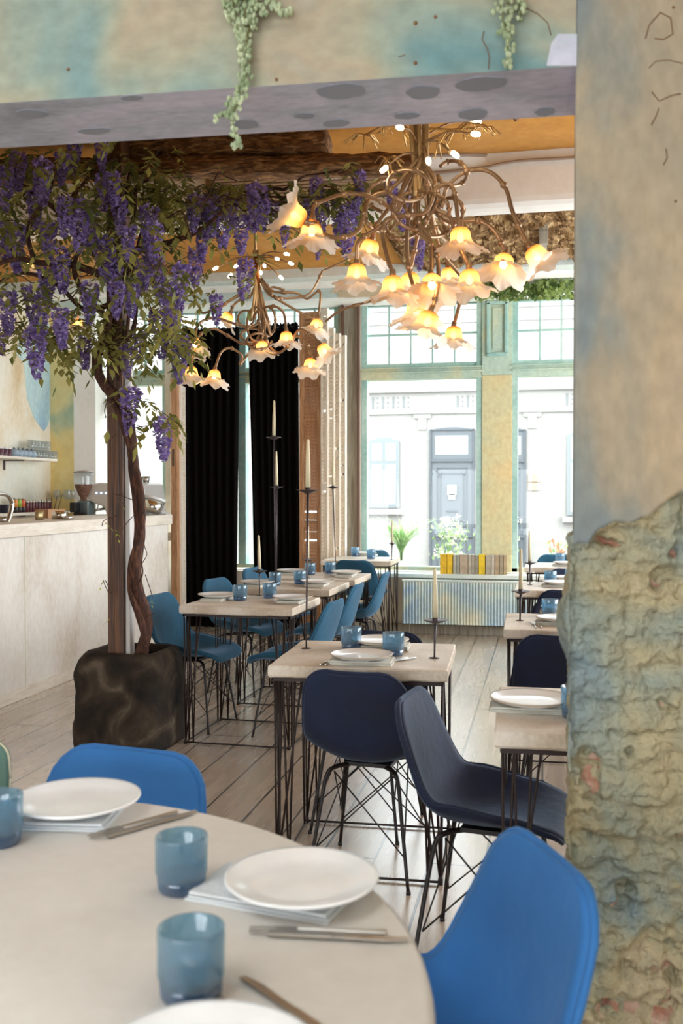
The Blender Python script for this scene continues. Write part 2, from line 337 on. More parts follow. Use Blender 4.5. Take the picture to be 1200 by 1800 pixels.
# underside is the bottom face of the box: give it the lavender paint, with grey spots modelled as thin paint blobs
mb.mi[4] = 1; mb.mi[10] = 1
for x, y, w, h in [(845, 147, 46, 13), (743, 162, 30, 12), (600, 160, 45, 14), (832, 200, 26, 10), (957, 196, 18, 7), (715, 203, 22, 6), (590, 216, 25, 7), (535, 203, 18, 5), (430, 218, 26, 9), (165, 230, 30, 6), (55, 200, 30, 8), (230, 172, 20, 5)]:
    c = atz(x, y, LB); rx = abs(atz(x + w, y, LB).x - c.x); ry = abs(atz(x, y - h, LB).y - c.y)
    k = 22; vs = []
    for z in (LB - 0.0012, LB + 0.002):
        for i in range(k):
            q = 2 * pi * i / k; rr = 1 + 0.16 * noise.noise(Vector((cos(q) * 1.5 + x, sin(q) * 1.5, 0)))
            vs.append((c.x + rx * rr * cos(q), c.y + ry * rr * sin(q), z))
    mb.add(vs, [tuple(range(k))[::-1]] + [(i, (i + 1) % k, (i + 1) % k + k, i + k) for i in range(k)], 2, False)
struct(mb.build('wall_lintel', [M['mural_lintel'], M['mural_under'], M['patch']]))
# right pier: smooth plaster above, bare painted brickwork below a broken edge
BOUND = [(0.0, 1.275), (0.03, 1.275), (0.045, 1.30), (0.075, 1.318), (0.12, 1.322), (0.15, 1.332), (0.18, 1.36), (0.215, 1.385), (0.3, 1.41), (0.45, 1.36), (0.8, 1.45), (2.6, 1.5)]
def bound(u):
    for (a, z0), (b_, z1) in zip(BOUND, BOUND[1:]):
        if a <= u <= b_: return z0 + (z1 - z0) * (u - a) / (b_ - a) + 0.006 * noise.noise(Vector((u * 40, 0, 3)))
    return 1.5
def brick_depth(u, z):
    """how far the surface sits behind the plaster face; second value = freshly broken brick"""
    P3 = Vector((u * 7, z * 7, 1.7))
    zz = z + 0.014 * noise.noise(P3) + 0.005 * noise.noise(P3 * 3)
    row = math.floor(zz / 0.072); fz = zz / 0.072 - row
    uu = u + (0.11 if row % 2 else 0) + 0.012 * noise.noise(Vector((u * 9, row * 3.3, 0)))
    col = math.floor(uu / 0.22); fu = uu / 0.22 - col
    e = min(min(fz, 1 - fz) * 0.072, min(fu, 1 - fu) * 0.22)
    joint = max(0.0, 1 - e / 0.011)
    h = 0.5 + 0.5 * noise.noise(Vector((row * 2.3, col * 5.1, 4)))
    lump = noise.fractal(Vector((u * 22, z * 32, 7)), 0.55, 2.3, 6)
    big = noise.noise(Vector((u * 9, z * 6, 2)))
    d = 0.010 + 0.012 * joint * (0.35 + 0.65 * h) + 0.012 * h * 0.8 - 0.012 * lump - 0.012 * big
    hole = noise.noise(Vector((u * 13 + 4, z * 13, 11))) + 0.25 * noise.noise(Vector((u * 45, z * 45, 5)))
    thr = 0.44 - 0.30 * max(0, min(1, (0.72 - z) / 0.5)) 
    if hole > thr: d += 0.030 * min(1, (hole - thr) * 6)
    if z < 0.75: d += 0.012 * noise.noise(Vector((u * 30, z * 30, 9)))
    return d, hole > thr + 0.07 and e > 0.004 and noise.noise(Vector((u * 22, z * 22, 31))) > -0.1
def pier_surface(u, z):
    if z < bound(u):
        t = min(1, (bound(u) - z) / 0.018)
        d, red = brick_depth(u, z); return max(0.0, 0.004 + d) * t + 0.004 * t, red and t >= 1
    return 0.0015 * noise.noise(Vector((u * 8, z * 8, 0))), False
mb = MB(); us = [0.0035 * i for i in range(104)]; us += [us[-1] + 0.03 * i for i in range(1, 73)]
zs = [0.0045 * i for i in range(320)]; zs += [zs[-1] + 0.02 * i for i in range(1, 200) if zs[-1] + 0.02 * i < ZC] + [ZC]
reds = {}; nz = len(zs); vs = []
for i, u in enumerate(us):
    for j, z in enumerate(zs):
        d, red = pier_surface(u, z); reds[i, j] = red
        if i == 0:                                          # the corner itself is worn round and bulges out over the opening
            vs.append(wp(u - (0.0 if z > bound(0) else 0.012 * noise.noise(Vector((z * 9, 2, 0))) + 0.006), d * 0.4 + 0.004, z))
        else: vs.append(wp(u, d, z))
fs = []; mis = []
for i in range(len(us) - 1):
    for j in range(nz - 1):
        fs.append((i * nz + j, (i + 1) * nz + j, (i + 1) * nz + j + 1, i * nz + j + 1))
        mis.append(2 if reds[i, j] and reds[i + 1, j + 1] else (1 if zs[j] < bound(us[i]) - 0.004 else 0))
mb.add(vs, fs, 0, True); mb.mi = mis
# the jamb, towards the street room, lumpy as well
jv = [0.004] + [TH * k / 28 for k in range(1, 29)]; o = len(mb.v)
for k, v in enumerate(jv):
    for j, z in enumerate(zs):
        if k == 0: mb.v.append(mb.v[j]); continue
        rough = 1 if z < 1.29 else 0
        bulge = 0.028 * math.exp(-((z - 1.10) / 0.07) ** 2) * sin(pi * v / TH) if rough else 0
        mb.v.append(wp(0.021 * v / TH - rough * (0.006 + 0.012 * noise.fractal(Vector((v * 14, z * 16, 3)), 0.8, 2, 4)) * (1 if k < 28 else 0) - bulge, v, z))
for k in range(len(jv) - 1):
    for j in range(nz - 1):
        mb.f.append((o + (k + 1) * nz + j, o + k * nz + j, o + k * nz + j + 1, o + (k + 1) * nz + j + 1)); mb.mi.append(1 if zs[j] < 1.29 else (3 if LB - 0.1 < zs[j] < LB else 0)); mb.sm.append(True)
a, b_, c_, d_ = wp(0.02, TH, 0), wp(us[-1], TH, 0), wp(us[-1], TH, ZC), wp(0.02, TH, ZC)
mb.add([a, b_, c_, d_], [(0, 1, 2, 3)], 0, False)
struct(mb.build('wall_pier_right', [M['mural_pier'], M['mural_brick'], M['red_brick'], M['mural_under']]))
mb = MB(); wbox(mb, -5.05, -3.2, 0, TH, 0, ZC); struct(mb.build('wall_pier_left', M['mural_pier']))
# chipped lavender patch over the corner of the opening and hairline cracks in the plaster
mb = MB(); pts = [(960, 116), (968, 78), (980, 60), (1014, 60), (1013, 116)]
def onface(x, y, out=0.0015):
    d = _ray(x, y); n = VX; t = (O0 - _C0).dot(n) / d.dot(n); return _C0 + d * t - VX * out
P_ = [onface(x, y) for x, y in pts]; Q_ = [p + VX * 0.01 for p in P_]
mb.add(P_ + Q_, [(0, 1, 2, 3, 4)] + [(i, i + 5, (i + 1) % 5 + 5, (i + 1) % 5) for i in range(5)], 0, False)
for cr, w in [([(850, 55), (847, 70), (856, 85), (860, 100), (858, 122)], 0.0012), ([(925, 15), (945, 25), (962, 40), (968, 62)], 0.001), ([(1134, 68), (1140, 45), (1160, 22), (1178, 32), (1182, 60), (1165, 70), (1150, 68)], 0.0014),
              ([(1140, 120), (1152, 108), (1175, 106), (1200, 112)], 0.001), ([(1145, 162), (1158, 178), (1180, 168), (1196, 165)], 0.0012), ([(1144, 220), (1152, 205), (1158, 190)], 0.001), ([(1165, 290), (1172, 278), (1170, 262)], 0.001), ([(700, 100), (712, 97)], 0.001)]:
    mb.tube([onface(x, y, 0.0012) for x, y in cr], w, 5, 1)
for x, y, r in [(730, 41, 0.005), (765, 30, 0.004), (730, 111, 0.0045), (1187, 354, 0.003), (1183, 13, 0.003), (120, 122, 0.004), (486, 140, 0.004)]:
    mb.tube([onface(x, y, -0.002), onface(x, y, 0.0012)], r, 8, 1)
struct(mb.build('trim_1', [M['mural_under'], mat('old_crack', '6e5138', 0.9)]))

# outer walls of both rooms
mb = MB(); mb.b(XL - 0.2, XL, YB, YW + 0.25, 0, ZC); struct(mb.build('wall_left', M['wall_cream']))
mb = MB(); mb.b(XR, XR + 0.2, YB, 3.9, 0, ZC); mb.b(XR, XR + 0.2, 9.1, YW + 0.25, 0, ZC); mb.b(XR, XR + 0.2, 3.9, 9.1, 0, 0.6); mb.b(XR, XR + 0.2, 3.9, 9.1, 3.2, ZC)  # wide opening out of view, added here to let in more daylight
for y in (7.25,): mb.b(XR + 0.06, XR + 0.14, y - 0.05, y + 0.05, 0.6, 3.2)
struct(mb.build('wall_right', M['wall_cream']))
mb = MB(); mb.b(XL, XR, YB - 0.2, YB, 0, 0.4); mb.b(XL, XR, YB - 0.2, YB, 1.9, ZC); mb.b(XL, XL + 0.3, YB - 0.2, YB, 0.4, 3.1); mb.b(XR - 0.5, XR, YB - 0.2, YB, 0.4, 3.1)
for x in (-2.6, -0.2): mb.b(x - 0.06, x + 0.06, YB - 0.14, YB - 0.06, 0.4, 3.1)
struct(mb.build('wall_rear', M['wall_cream']))
# big loose blue patch painted on the left wall above the shelves
mb = MB()
bp = [(28, 620), (42, 640), (48, 700), (60, 735), (72, 752), (77, 758), (84, 748), (88, 735), (89, 640), (88, 570), (60, 560), (35, 590)]
def onx(x, y, X): d = _ray(x, y); return _C0 + d * (X / d.x)
V_ = [onx(x, y, XL + 0.002) for x, y in bp]; W_ = [p - Vector((0.004, 0, 0)) for p in V_]; n_ = len(bp)
mb.add(V_ + W_, [tuple(range(n_))] + [(i, i + n_, (i + 1) % n_ + n_, (i + 1) % n_) for i in range(n_)], 0, False)
struct(mb.build('trim_2', ramp_mat('blue_brushwork', [(0.3, '8facc6'), (0.5, 'a9c4cb'), (0.7, 'c3d6d1')], 2.5, 0.8, 0.85, (14, 0.2), (1, 1, 0.5))))
# ceiling
mb = MB(); mb.b(XL, XR, YB, -1.4, ZC, ZC + 0.15, 1); mb.b(XL, XR, 0.2, 2.2, ZC, ZC + 0.15, 1); mb.b(XL, -2.3, -1.4, 0.6, ZC, ZC + 0.15, 1); mb.b(-0.5, XR, -1.4, 0.6, ZC, ZC + 0.15, 1)  # gap left over the near room, added out of view for light from above
for x in (-1.45, -0.6): mb.b(x - 0.03, x + 0.03, -1.4, 0.6, ZC + 0.03, ZC + 0.1, 1)
mb.b(XL, XR, 2.2, 5.75, ZC, ZC + 0.15, 0); mb.b(XL, XR, 5.75, YW + 0.25, ZC, ZC + 0.15, 0)
struct(mb.build('ceiling', [M['ochre_ceiling'], M['white_plaster']]))
# white boxed beam with a rounded lower edge, and its curved cornice
mb = MB(); prof = [(5.58, ZC), (5.58, 3.05), (5.585, 3.02), (5.61, 3.0), (5.65, 2.992), (5.72, 2.992), (5.75, 3.02), (5.75, ZC)]
for i in range(len(prof) - 1):
    (y0, z0), (y1, z1) = prof[i], prof[i + 1]; mb.add([(XL, y0, z0), (XR, y0, z0), (XR, y1, z1), (XL, y1, z1)], [(0, 1, 2, 3)], 0, True)
struct(mb.build('trim_3', M['white_plaster']))
mb = MB(); top = spline([atz(x, y, 3.292) for x, y in [(560, 282), (700, 276), (760, 273), (800, 272), (850, 273), (885, 279), (920, 281), (965, 277), (1012, 273), (1060, 269)]], 8)
low = [Vector((p.x, 5.572, 3.20 + 0.2 * (p.y - 5.5))) for p in top]
n_ = len(top)
mb.add(top + [Vector((p.x, 5.60, 3.293)) for p in top], [(i, i + 1, n_ + i + 1, n_ + i) for i in range(n_ - 1)], 0)
mb.add(top + low, [(i, i + 1, n_ + i + 1, n_ + i) for i in range(n_ - 1)], 0)
mb.tube(top, 0.011, 8, 1); mb.tube([p - Vector((0, 0.01, 0)) for p in low], 0.009, 8, 1)
struct(mb.build('trim_4', [M['white_plaster'], mat('cornice_line', 'a08c7c', 0.8)]))
# strips of bare lath on the face of the white beam where its plaster has gone
mb = MB()
for k in range(9):
    z = 3.285 - k * 0.021; x0 = -1.95 + 0.1 * noise.noise(Vector((k, 0, 0))); x1 = -0.82 - k * 0.03 + 0.12 * noise.noise(Vector((k * 1.7, 3, 0)))
    mb.box(((x0 + x1) / 2, 5.567, z), (x1 - x0, 0.012, 0.012), 0.0, 0)
mb.b(-2.0, -0.85, 5.571, 5.579, 3.09, ZC, 1)  # brown daub backing between the laths
struct(mb.build('trim_5', [M['lath'], mat('brown_daub', '8f7659', 0.95)]))
# bare rubble on the second bay of the ceiling, right of the wisteria
def rub(u, v):
    x = -1.15 + u * 3.2; y = 5.78 + v * 2.3
    c = noise.cell(Vector((x * 9, y * 14, 0))); h = 0.035 * noise.fractal(Vector((x * 9, y * 14, 1)), 0.7, 2.2, 5) + 0.02 * c
    edge = min(1, min(u, 1 - u) * 40 + 0.3)
    return (x, y, ZC - 0.015 - max(0, 0.03 + h) * edge)
mb = MB(); mb.grid(rub, 230, 110, 0, False); struct(mb.build('trim_6', M['rubble']))
mb = MB(); p = aty(955, 395, 7.0); mb.b(p.x - 0.03, p.x + 0.03, 6.95, 7.0, 3.12, 3.28); mb.box((p.x, 7.3, 3.215), (0.05, 0.7, 0.012))
tag(recenter(mb.build('wall_tie', M['grey_wood'])), 'grey metal strap with nail holes hanging on the bare rubble ceiling', 'metal strap')
def rub2(u, v):
    x = -0.42 + u * 0.5; y = 4.6 + v * 0.3
    return (x, y, ZC - 0.10 * sin(pi * u) ** 0.5 * sin(pi * v) ** 0.5 * (1 + 0.5 * noise.fractal(Vector((x * 14, y * 14, 1)), 0.7, 2.2, 4)))
mb = MB(); mb.grid(rub2, 40, 24, 0, True); struct(mb.build('trim_7', M['beam']))
# soffit over the street windows: white face, bare laths beneath
mb = MB(); mb.b(XL, XR, 8.1, 8.2, 3.225, ZC, 0); mb.b(XL, XR, 8.2, YW + 0.2, 3.262, ZC - 0.001, 0); mb.b(XL, XR, 8.45, 8.62, 3.235, 3.262, 1); mb.b(XL, XR, 9.2, YW, 3.24, 3.262, 1)
for k in range(16):
    y = 8.66 + k * 0.033; mb.box((-1.05, y, 3.256), (1.7 + 0.25 * noise.noise(Vector((k * 3.1, 0, 0))), 0.018, 0.014), 0, 2)
struct(mb.build('trim_8', [M['blue_plaster'], M['white_plaster'], M['lath']]))

# street wall: window_1 behind the counter, window_2 behind the curtains, window_3 and window_4 at the right
def xr_(px, Y=YW): return aty(px, 800, Y).x
G1L, G1R = -4.59, -3.86; G2L, G2R = -3.80, -2.02; G3L, G3R, G4L, G4R = -1.79, -0.593, -0.301, 0.83
ZS, ZT0, ZT1, ZTOP = 0.60, 2.50, 2.66, 3.27
mb = MB(); mb.b(XL, XR, 9.42, YW + 0.2, 0, ZS - 0.02); mb.b(XL, XR, YW, YW + 0.2, 3.265, ZC)
mb.b(XL, G1L, 9.5, YW + 0.2, ZS - 0.02, 3.265, 1)
mb.b(G4R + 0.1, XR, 9.5, YW + 0.2, ZS - 0.02, 3.265)
mb.b(G1R, G2L, 9.5, YW + 0.2, ZS - 0.02, 3.265, 2)
mb.b(G2R, G3L, 9.5, YW + 0.2, ZS - 0.02, 3.265, 3)
mb.b(-1.815, -1.795, 9.44, 9.52, 0, 3.262, 4); mb.b(-1.975, -1.955, 9.44, 9.52, 0, 3.262, 4)
struct(mb.build('wall_street', [M['wall_cream'], M['white_plaster'], M['wall_cream'], M['grey_wood'], mat('rust_brown', '5c4030', 0.8)]))
mb = MB(); mb.b(XL, aty(130, 800, 9.2).x, 9.2, 9.5, 0, ZC, 0); mb.b(aty(130, 800, 9.2).x, aty(168, 800, 9.2).x, 9.2, 9.5, 0, ZC, 1); struct(mb.build('wall_pilaster', [M['wall_yellow'], M['white_plaster']]))
def window(n, x0, x1, mats, cols, rows=2, low_mull=None, y=YW):
    """frame with transom, upper lights with glazing bars, and panes"""
    mb = MB(); w = 0.055
    mb.b(x0, x0 + w, y - 0.04, y + 0.08, ZS, ZTOP, 1); mb.b(x1 - w, x1, y - 0.04, y + 0.08, ZS, ZTOP, 1)
    mb.b(x0, x1, y - 0.05, y + 0.08, ZT0, ZT1 - 0.055, 0); mb.b(x0, x1, y - 0.075, y + 0.02, ZT0 + 0.055, ZT0 + 0.072, 0); mb.b(x0, x1, y - 0.08, y + 0.02, ZT1 - 0.06, ZT1 - 0.048, 0)
    mb.b(x0 + w, x1 - w, y - 0.02, y + 0.06, ZT1 - 0.05, ZT1 + 0.0, 1); mb.b(x0, x1, y - 0.04, y + 0.08, ZTOP - 0.03, ZTOP, 1)
    mb.b(x0, x1, y - 0.04, y + 0.08, ZS, ZS + 0.04, 0)
    f = struct(mb.build('window_%d' % n, mats, bevel=0.003))
    mb = MB(); a, b = x0 + w, x1 - w
    for k in range(1, cols): xx = a + (b - a) * k / cols; mb.b(xx - 0.009, xx + 0.009, y - 0.005, y + 0.035, ZT1, ZTOP - 0.03)
    for k in range(1, rows): zz = ZT1 + (ZTOP - 0.03 - ZT1) * k / rows; mb.b(a, b, y - 0.003, y + 0.033, zz - 0.009, zz + 0.009)
    for xx in (low_mull or []): mb.b(xx - 0.04, xx + 0.04, y - 0.05, y + 0.06, ZS + 0.04, ZTOP - 0.03)
    mb.build('glazing_bars', mats[1], f)
    mb = MB(); mb.b(a, b, y + 0.04, y + 0.044, ZS + 0.04, ZT0); mb.b(a, b, y + 0.04, y + 0.044, ZT1, ZTOP - 0.03)
    mb.build('pane', M['window_glass'], f)
    return f
window(1, G1L, G1R, [M['frame_green'], M['frame_teal']], 3)
window(2, G2L, G2R, [M['frame_green'], M['frame_teal']], 8, 2, [-3.04])
window(3, G3L, G3R, [M['frame_green'], M['frame_teal']], 5)
window(4, G4L, G4R, [M['frame_green'], M['frame_teal']], 5)
# ochre pillar between windows 3 and 4 with a panelled head
mb = MB(); mb.b(G3R, G4L, 9.55, YW + 0.12, ZS + 0.17, ZT0 + 0.02, 0); mb.b(G3R, G4L, 9.5, YW + 0.12, ZS, ZS + 0.17, 0); mb.b(G3R, G4L, 9.54, YW + 0.12, ZT0 + 0.02, ZTOP, 1)
a, b = G3R + 0.045, G4L - 0.045
for x0, x1, z0, z1 in [(a, a + 0.03, 2.72, 3.22), (b - 0.03, b, 2.72, 3.22), (a, b, 2.70, 2.735), (a, b, 3.20, 3.235)]: mb.b(x0, x1, 9.515, 9.545, z0, z1, 2)
mb.b(a + 0.055, b - 0.055, 9.528, 9.545, 2.77, 3.17, 1)
struct(mb.build('wall_pillar', [M['pillar_ochre'], M['frame_green'], M['frame_teal']], bevel=0.004))
# sill and skirting
mb = MB(); mb.b(-1.98, XR, 9.3, 9.62, ZS - 0.05, ZS - 0.012, 0); struct(mb.build('trim_9', M['blue_plaster'], bevel=0.004))
mb = MB(); mb.b(-1.98, XR, 9.36, 9.42, 0, 0.09); struct(mb.build('baseboard_street', M['grey_wood'], bevel=0.003))
# beige pier at the end of the counter with a light switch
mb = MB(); mb.b(-4.05, -3.72, 9.22, 9.5, 0, 1.14); struct(mb.build('wall_counter_end', M['wall_cream']))
p = aty(297, 943, 9.22)
mb = MB(); mb.b(p.x - 0.042, p.x + 0.042, 9.206, 9.22, p.z - 0.042, p.z + 0.042)
t = mb.build('light_switch', mat('switch_white', 'd9cfbd', 0.5), bevel=0.003); tag(t, 'square cream light switch at the far end of the counter', 'light switch'); recenter(t)
mb = MB(); mb.b(-0.026, 0.026, -0.024, -0.018, 0.016, 0.068); mb.build('rocker', mat('rocker_white', 'e4dccd', 0.4), t, bevel=0.002)
# white box on the yellow pilaster
p = aty(110, 609, 9.2); mb = MB(); mb.b(p.x - 0.095, p.x + 0.095, 9.08, 9.2, p.z - 0.055, p.z + 0.055)
t = tag(recenter(mb.build('wall_box', mat('box_white', 'd9d6c9', 0.5), bevel=0.006)), 'white rectangular box mounted high on the yellow pilaster', 'box')
# camera-like white fitting near window
p = aty(172, 706, 9.2); mb = MB(); mb.b(p.x - 0.06, p.x + 0.05, 9.42, 9.5, p.z - 0.05, p.z + 0.05); mb.tube([(p.x + 0.02, 9.46, p.z - 0.02), (p.x + 0.09, 9.40, p.z - 0.09)], 0.035, 12)
tag(recenter(mb.build('wall_fitting', mat('fitting_grey', 'b9b5ad', 0.5), bevel=0.004)), 'small grey and white fitting on the white wall beside the left window', 'fitting')

# ================================================================ THE STREET
M['facade'] = ramp_mat('pale_render', [(0.3, '85827d'), (0.5, '8c8984'), (0.7, '918e89')], 1.0, 0.4, 0.9, (8, 0.2), fine=0.05)
M['facade_trim'] = mat('facade_stone', '6a6c6b', 0.9)
M['door_grey'] = mat('grey_door_paint', '54595c', 0.6)
M['door_line'] = mat('door_moulding', '474c50', 0.6)
M['window_grey'] = mat('grey_window_paint', '6c7272', 0.6)
YF = 18.0
mb = MB(); mb.b(-14, 8, YW + 0.2, 24, -0.45, -0.15); struct(mb.build('floor_street', mat('paving', '8a8882', 0.9, bump=(10, 0.3))))
def fx(px): return aty(px, 800, YF).x
def fz(py, px=780): return aty(px, py, YF).z
fac = thing('white_house', 'white rendered house across the street with a grey arched door', 'house', (-2.0, YF, -0.15))
def fpart(name, mb, mats, parent=fac, bevel=0):
    o = mb.build(name, mats, parent, bevel); o.location = (2.0, -YF, 0.15); return o
mb = MB(); mb.b(-9.0, 5, YF, YF + 4, -0.15, 5.3)
fpart('wall', mb, M['facade'])
mb = MB()
for y0, y1, d in [(838 - 158, 690, .1)]: pass
mb.b(-5.6, 5, YF - 0.10, YF + 0.02, fz(689), fz(686)); mb.b(-5.6, 5, YF - 0.05, YF + 0.02, fz(727), fz(723)); mb.b(-5.6, 5, YF - 0.03, YF + 0.02, fz(568), fz(560)); mb.b(-5.6, 5, YF - 0.03, YF + 0.02, fz(545), fz(541))
mb.b(-5.6, 5, YF - 0.05, YF + 0.02, fz(690), fz(682))
fpart('string_course', mb, M['facade'])
mb = MB()
for x0, n in ((655, 4), (804, 3), (996, 3), (1060, 4)):
    for k in range(n):
        x = fx(x0 + k * 18); mb.b(x - 0.018, x + 0.018, YF - 0.012, YF + 0.02, fz(716), fz(696))
        for zz in (698, 706, 714): mb.b(x + 0.075, x + 0.105, YF - 0.012, YF + 0.02, fz(zz) - 0.012, fz(zz) + 0.012)
fpart('balustrade_slots', mb, M['facade_trim'])
def arch(x0, x1, z0, z1, rise, n=12):
    return [(x0, z0), (x1, z0)] + [(x1 + (x0 - x1) * k / n, z1 + rise * sin(pi * k / n)) for k in range(n + 1)]
def front_door(x0, x1, z0, z1):
    mb = MB(); mb.prism(arch(x0, x1, z0, z1, 0.05), YF - 0.06, YF + 0.02); d = fpart('front_door', mb, M['door_grey'])
    w = x1 - x0; h = z1 - z0; mb = MB()
    def frame(a, b, c, e, t=0.012, dy=0.075):
        for X0, X1, Z0, Z1 in ((a, b, c, c + t), (a, b, e - t, e), (a, a + t, c, e), (b - t, b, c, e)): mb.b(X0, X1, YF - dy, YF - 0.05, Z0, Z1)
    frame(x0 + 0.02, x1 - 0.02, z0, z1 + 0.01, 0.02, 0.09); frame(x0 + 0.17 * w, x1 - 0.17 * w, z0 + 0.33 * h, z0 + 0.74 * h)
    frame(x0 + 0.24 * w, x1 - 0.24 * w, z0 + 0.37 * h, z0 + 0.70 * h); frame(x0 + 0.17 * w, x1 - 0.17 * w, z0 + 0.06 * h, z0 + 0.24 * h)
    mb.b(x0 + 0.05 * w, x1 - 0.05 * w, YF - 0.10, YF - 0.05, z0 + 0.26 * h, z0 + 0.28 * h); mb.b(x0 + 0.05 * w, x1 - 0.05 * w, YF - 0.10, YF - 0.05, z0 + 0.78 * h, z0 + 0.80 * h)
    for sx in (0.24, 0.76):
        for sz in (0.37, 0.70): mb.tube([(x0 + sx * w, YF - 0.085, z0 + sz * h), (x0 + sx * w, YF - 0.05, z0 + sz * h)], 0.028, 12)
    mb.b(x0 + 0.38 * w, x1 - 0.38 * w, YF - 0.08, YF - 0.05, z0 + 0.435 * h, z0 + 0.445 * h)
    mb.build('moulding', M['door_line'], d); 
    mb = MB(); mb.b(x0 + 0.13 * w, x1 - 0.15 * w, YF - 0.068, YF - 0.058, z0 + 0.83 * h, z0 + 0.96 * h); mb.build('fanlight', mat('fanlight_glass', '8d9090', 0.25), d)
    mb = MB(); mb.b(x0 + 0.40 * w, x0 + 0.60 * w, YF - 0.09, YF - 0.06, z0 + 0.55 * h, z0 + 0.62 * h); mb.b(x0 + 0.43 * w, x0 + 0.57 * w, YF - 0.09, YF - 0.06, z0 + 0.52 * h, z0 + 0.56 * h); mb.build('notice', mat('white_notice', 'a5a5a3', 0.7), d)
front_door(fx(755), fx(835), -0.15, fz(756)); front_door(fx(862), fx(925), -0.15, fz(758))
def fwin(x0, x1, z0, z1, rise):
    mb = MB(); mb.prism(arch(x0, x1, z0, z1, rise), YF - 0.03, YF + 0.02); d = fpart('house_window', mb, M['window_grey'])
    mb = MB(); m = (x0 + x1) / 2; zt = z0 + (z1 - z0) * 0.68; t = 0.06
    for a, b, c, e in ((x0 + t, m - t / 2, z0 + t, zt - t / 2), (m + t / 2, x1 - t, z0 + t, zt - t / 2), (x0 + t, m - t / 2, zt + t / 2, z1 - t / 2), (m + t / 2, x1 - t, zt + t / 2, z1 - t / 2)): mb.b(a, b, YF - 0.036, YF - 0.028, c, e)
    mb.build('pane', mat('curtained_glass', '838686', 0.3), d)
    mb = MB(); mb.b(x0 - 0.08, x1 + 0.08, YF - 0.14, YF + 0.02, z0 - 0.12, z0 - 0.02); fpart('window_sill', mb, M['facade'], d and fac)
fwin(fx(648), fx(702), fz(893), fz(775), 0.08); fwin(fx(996), fx(1060), fz(905), fz(768), 0.08)
mb = MB()
for x in (742, 935): mb.b(fx(x) - 0.16, fx(x) + 0.16, YF - 0.04, YF + 0.02, fz(735), fz(728)); mb.b(fx(x) - 0.08, fx(x) + 0.08, YF - 0.03, YF + 0.02, fz(755), fz(735))
fpart('bracket', mb, M['facade'])
mb = MB(); mb.b(fx(928), fx(952), YF - 0.03, YF + 0.02, fz(847), fz(834)); mb.b(fx(928), fx(952), YF - 0.03, YF + 0.02, fz(862), fz(849)); fpart('name_plate', mb, mat('plaque_brass', '99846c', 0.6))
# grey stone house further left, seen through the window behind the counter
gh = thing('stone_house', 'pale grey stone house with banded base seen behind the coffee machine', 'house', (-12.0, 16.5, -0.15))
z0 = aty(270, 815, 16.5).z
mb = MB(); mb.b(-2.4, 2.9, 0, 4, 0, z0 + 0.15); mb.build('base_wall', mat('grey_stone', '6d7072', 0.9), gh)
mb = MB(); mb.b(-2.4, 2.9, 0.05, 4, z0 + 0.15, 5.6); mb.build('upper_wall', M['facade'], gh)
mb = MB()
for k in range(4): mb.b(-2.4, 2.93, -0.04, 0.1, z0 + 0.12 - k * 0.16, z0 + 0.15 - k * 0.16)
mb.build('stone_band', M['facade_trim'], gh)
p0, p1 = aty(268, 880, 13.5), aty(318, 880, 13.5)
mb = MB(); n = 16
for k in range(n + 1):
    x = p0.x - 0.4 + (p1.x - p0.x + 0.6) * k / n; mb.tube([(x, 13.5, -0.15), (x, 13.5, 1.38)], 0.012, 6); mb.tube([(x, 13.5, 1.38), (x, 13.5, 1.46)], [0.022, 0.002], 6)
for z in (0.3, 1.3): mb.tube([(p0.x - 0.45, 13.5, z), (p1.x + 0.25, 13.5, z)], 0.014, 6)
tag(recenter(mb.build('iron_railing', mat('railing_grey', '5f6264', 0.7))), 'thin grey iron railing outside the window behind the coffee machine', 'railing')
# plants in a trough outside the window
t = thing('trough', 'pale trough on the pavement under the big window', 'planter', (-1.0, 10.5, -0.15))
mb = MB(); mb.b(-0.9, 1.6, -0.15, 0.15, 0, 0.62); mb.build('box', mat('pale_blue_trough', '76838f', 0.8), t, bevel=0.01)
def blade_plant(name, label, px, py, Y, h, n, m, group=None):
    p = aty(px, py, Y); mb = MB()
    for i in range(n):
        a = random.uniform(0, 2 * pi); l = h * random.uniform(0.6, 1); b = random.uniform(0.2, 0.95) * l; w = 0.012
        pts = [Vector((cos(a) * b * s * s, sin(a) * b * s * s, l * s * (1 - 0.25 * s * s))) for s in [k / 6 for k in range(7)]]
        side = Vector((-sin(a), cos(a), 0)); vs = []
        for k, q in enumerate(pts): ww = w * (1 - (k / 6) ** 2) + 0.001; vs += [q - side * ww, q + side * ww]
        mb.add(vs, [(2 * k, 2 * k + 1, 2 * k + 3, 2 * k + 2) for k in range(6)])
    return tag(mb.build(name, m, loc=p), label, 'plant')
blade_plant('grassy_plant', 'loose long-leaved green plant outside, left of the yellow books', 705, 985, 10.5, 0.66, 110, M['outer_leaf'])
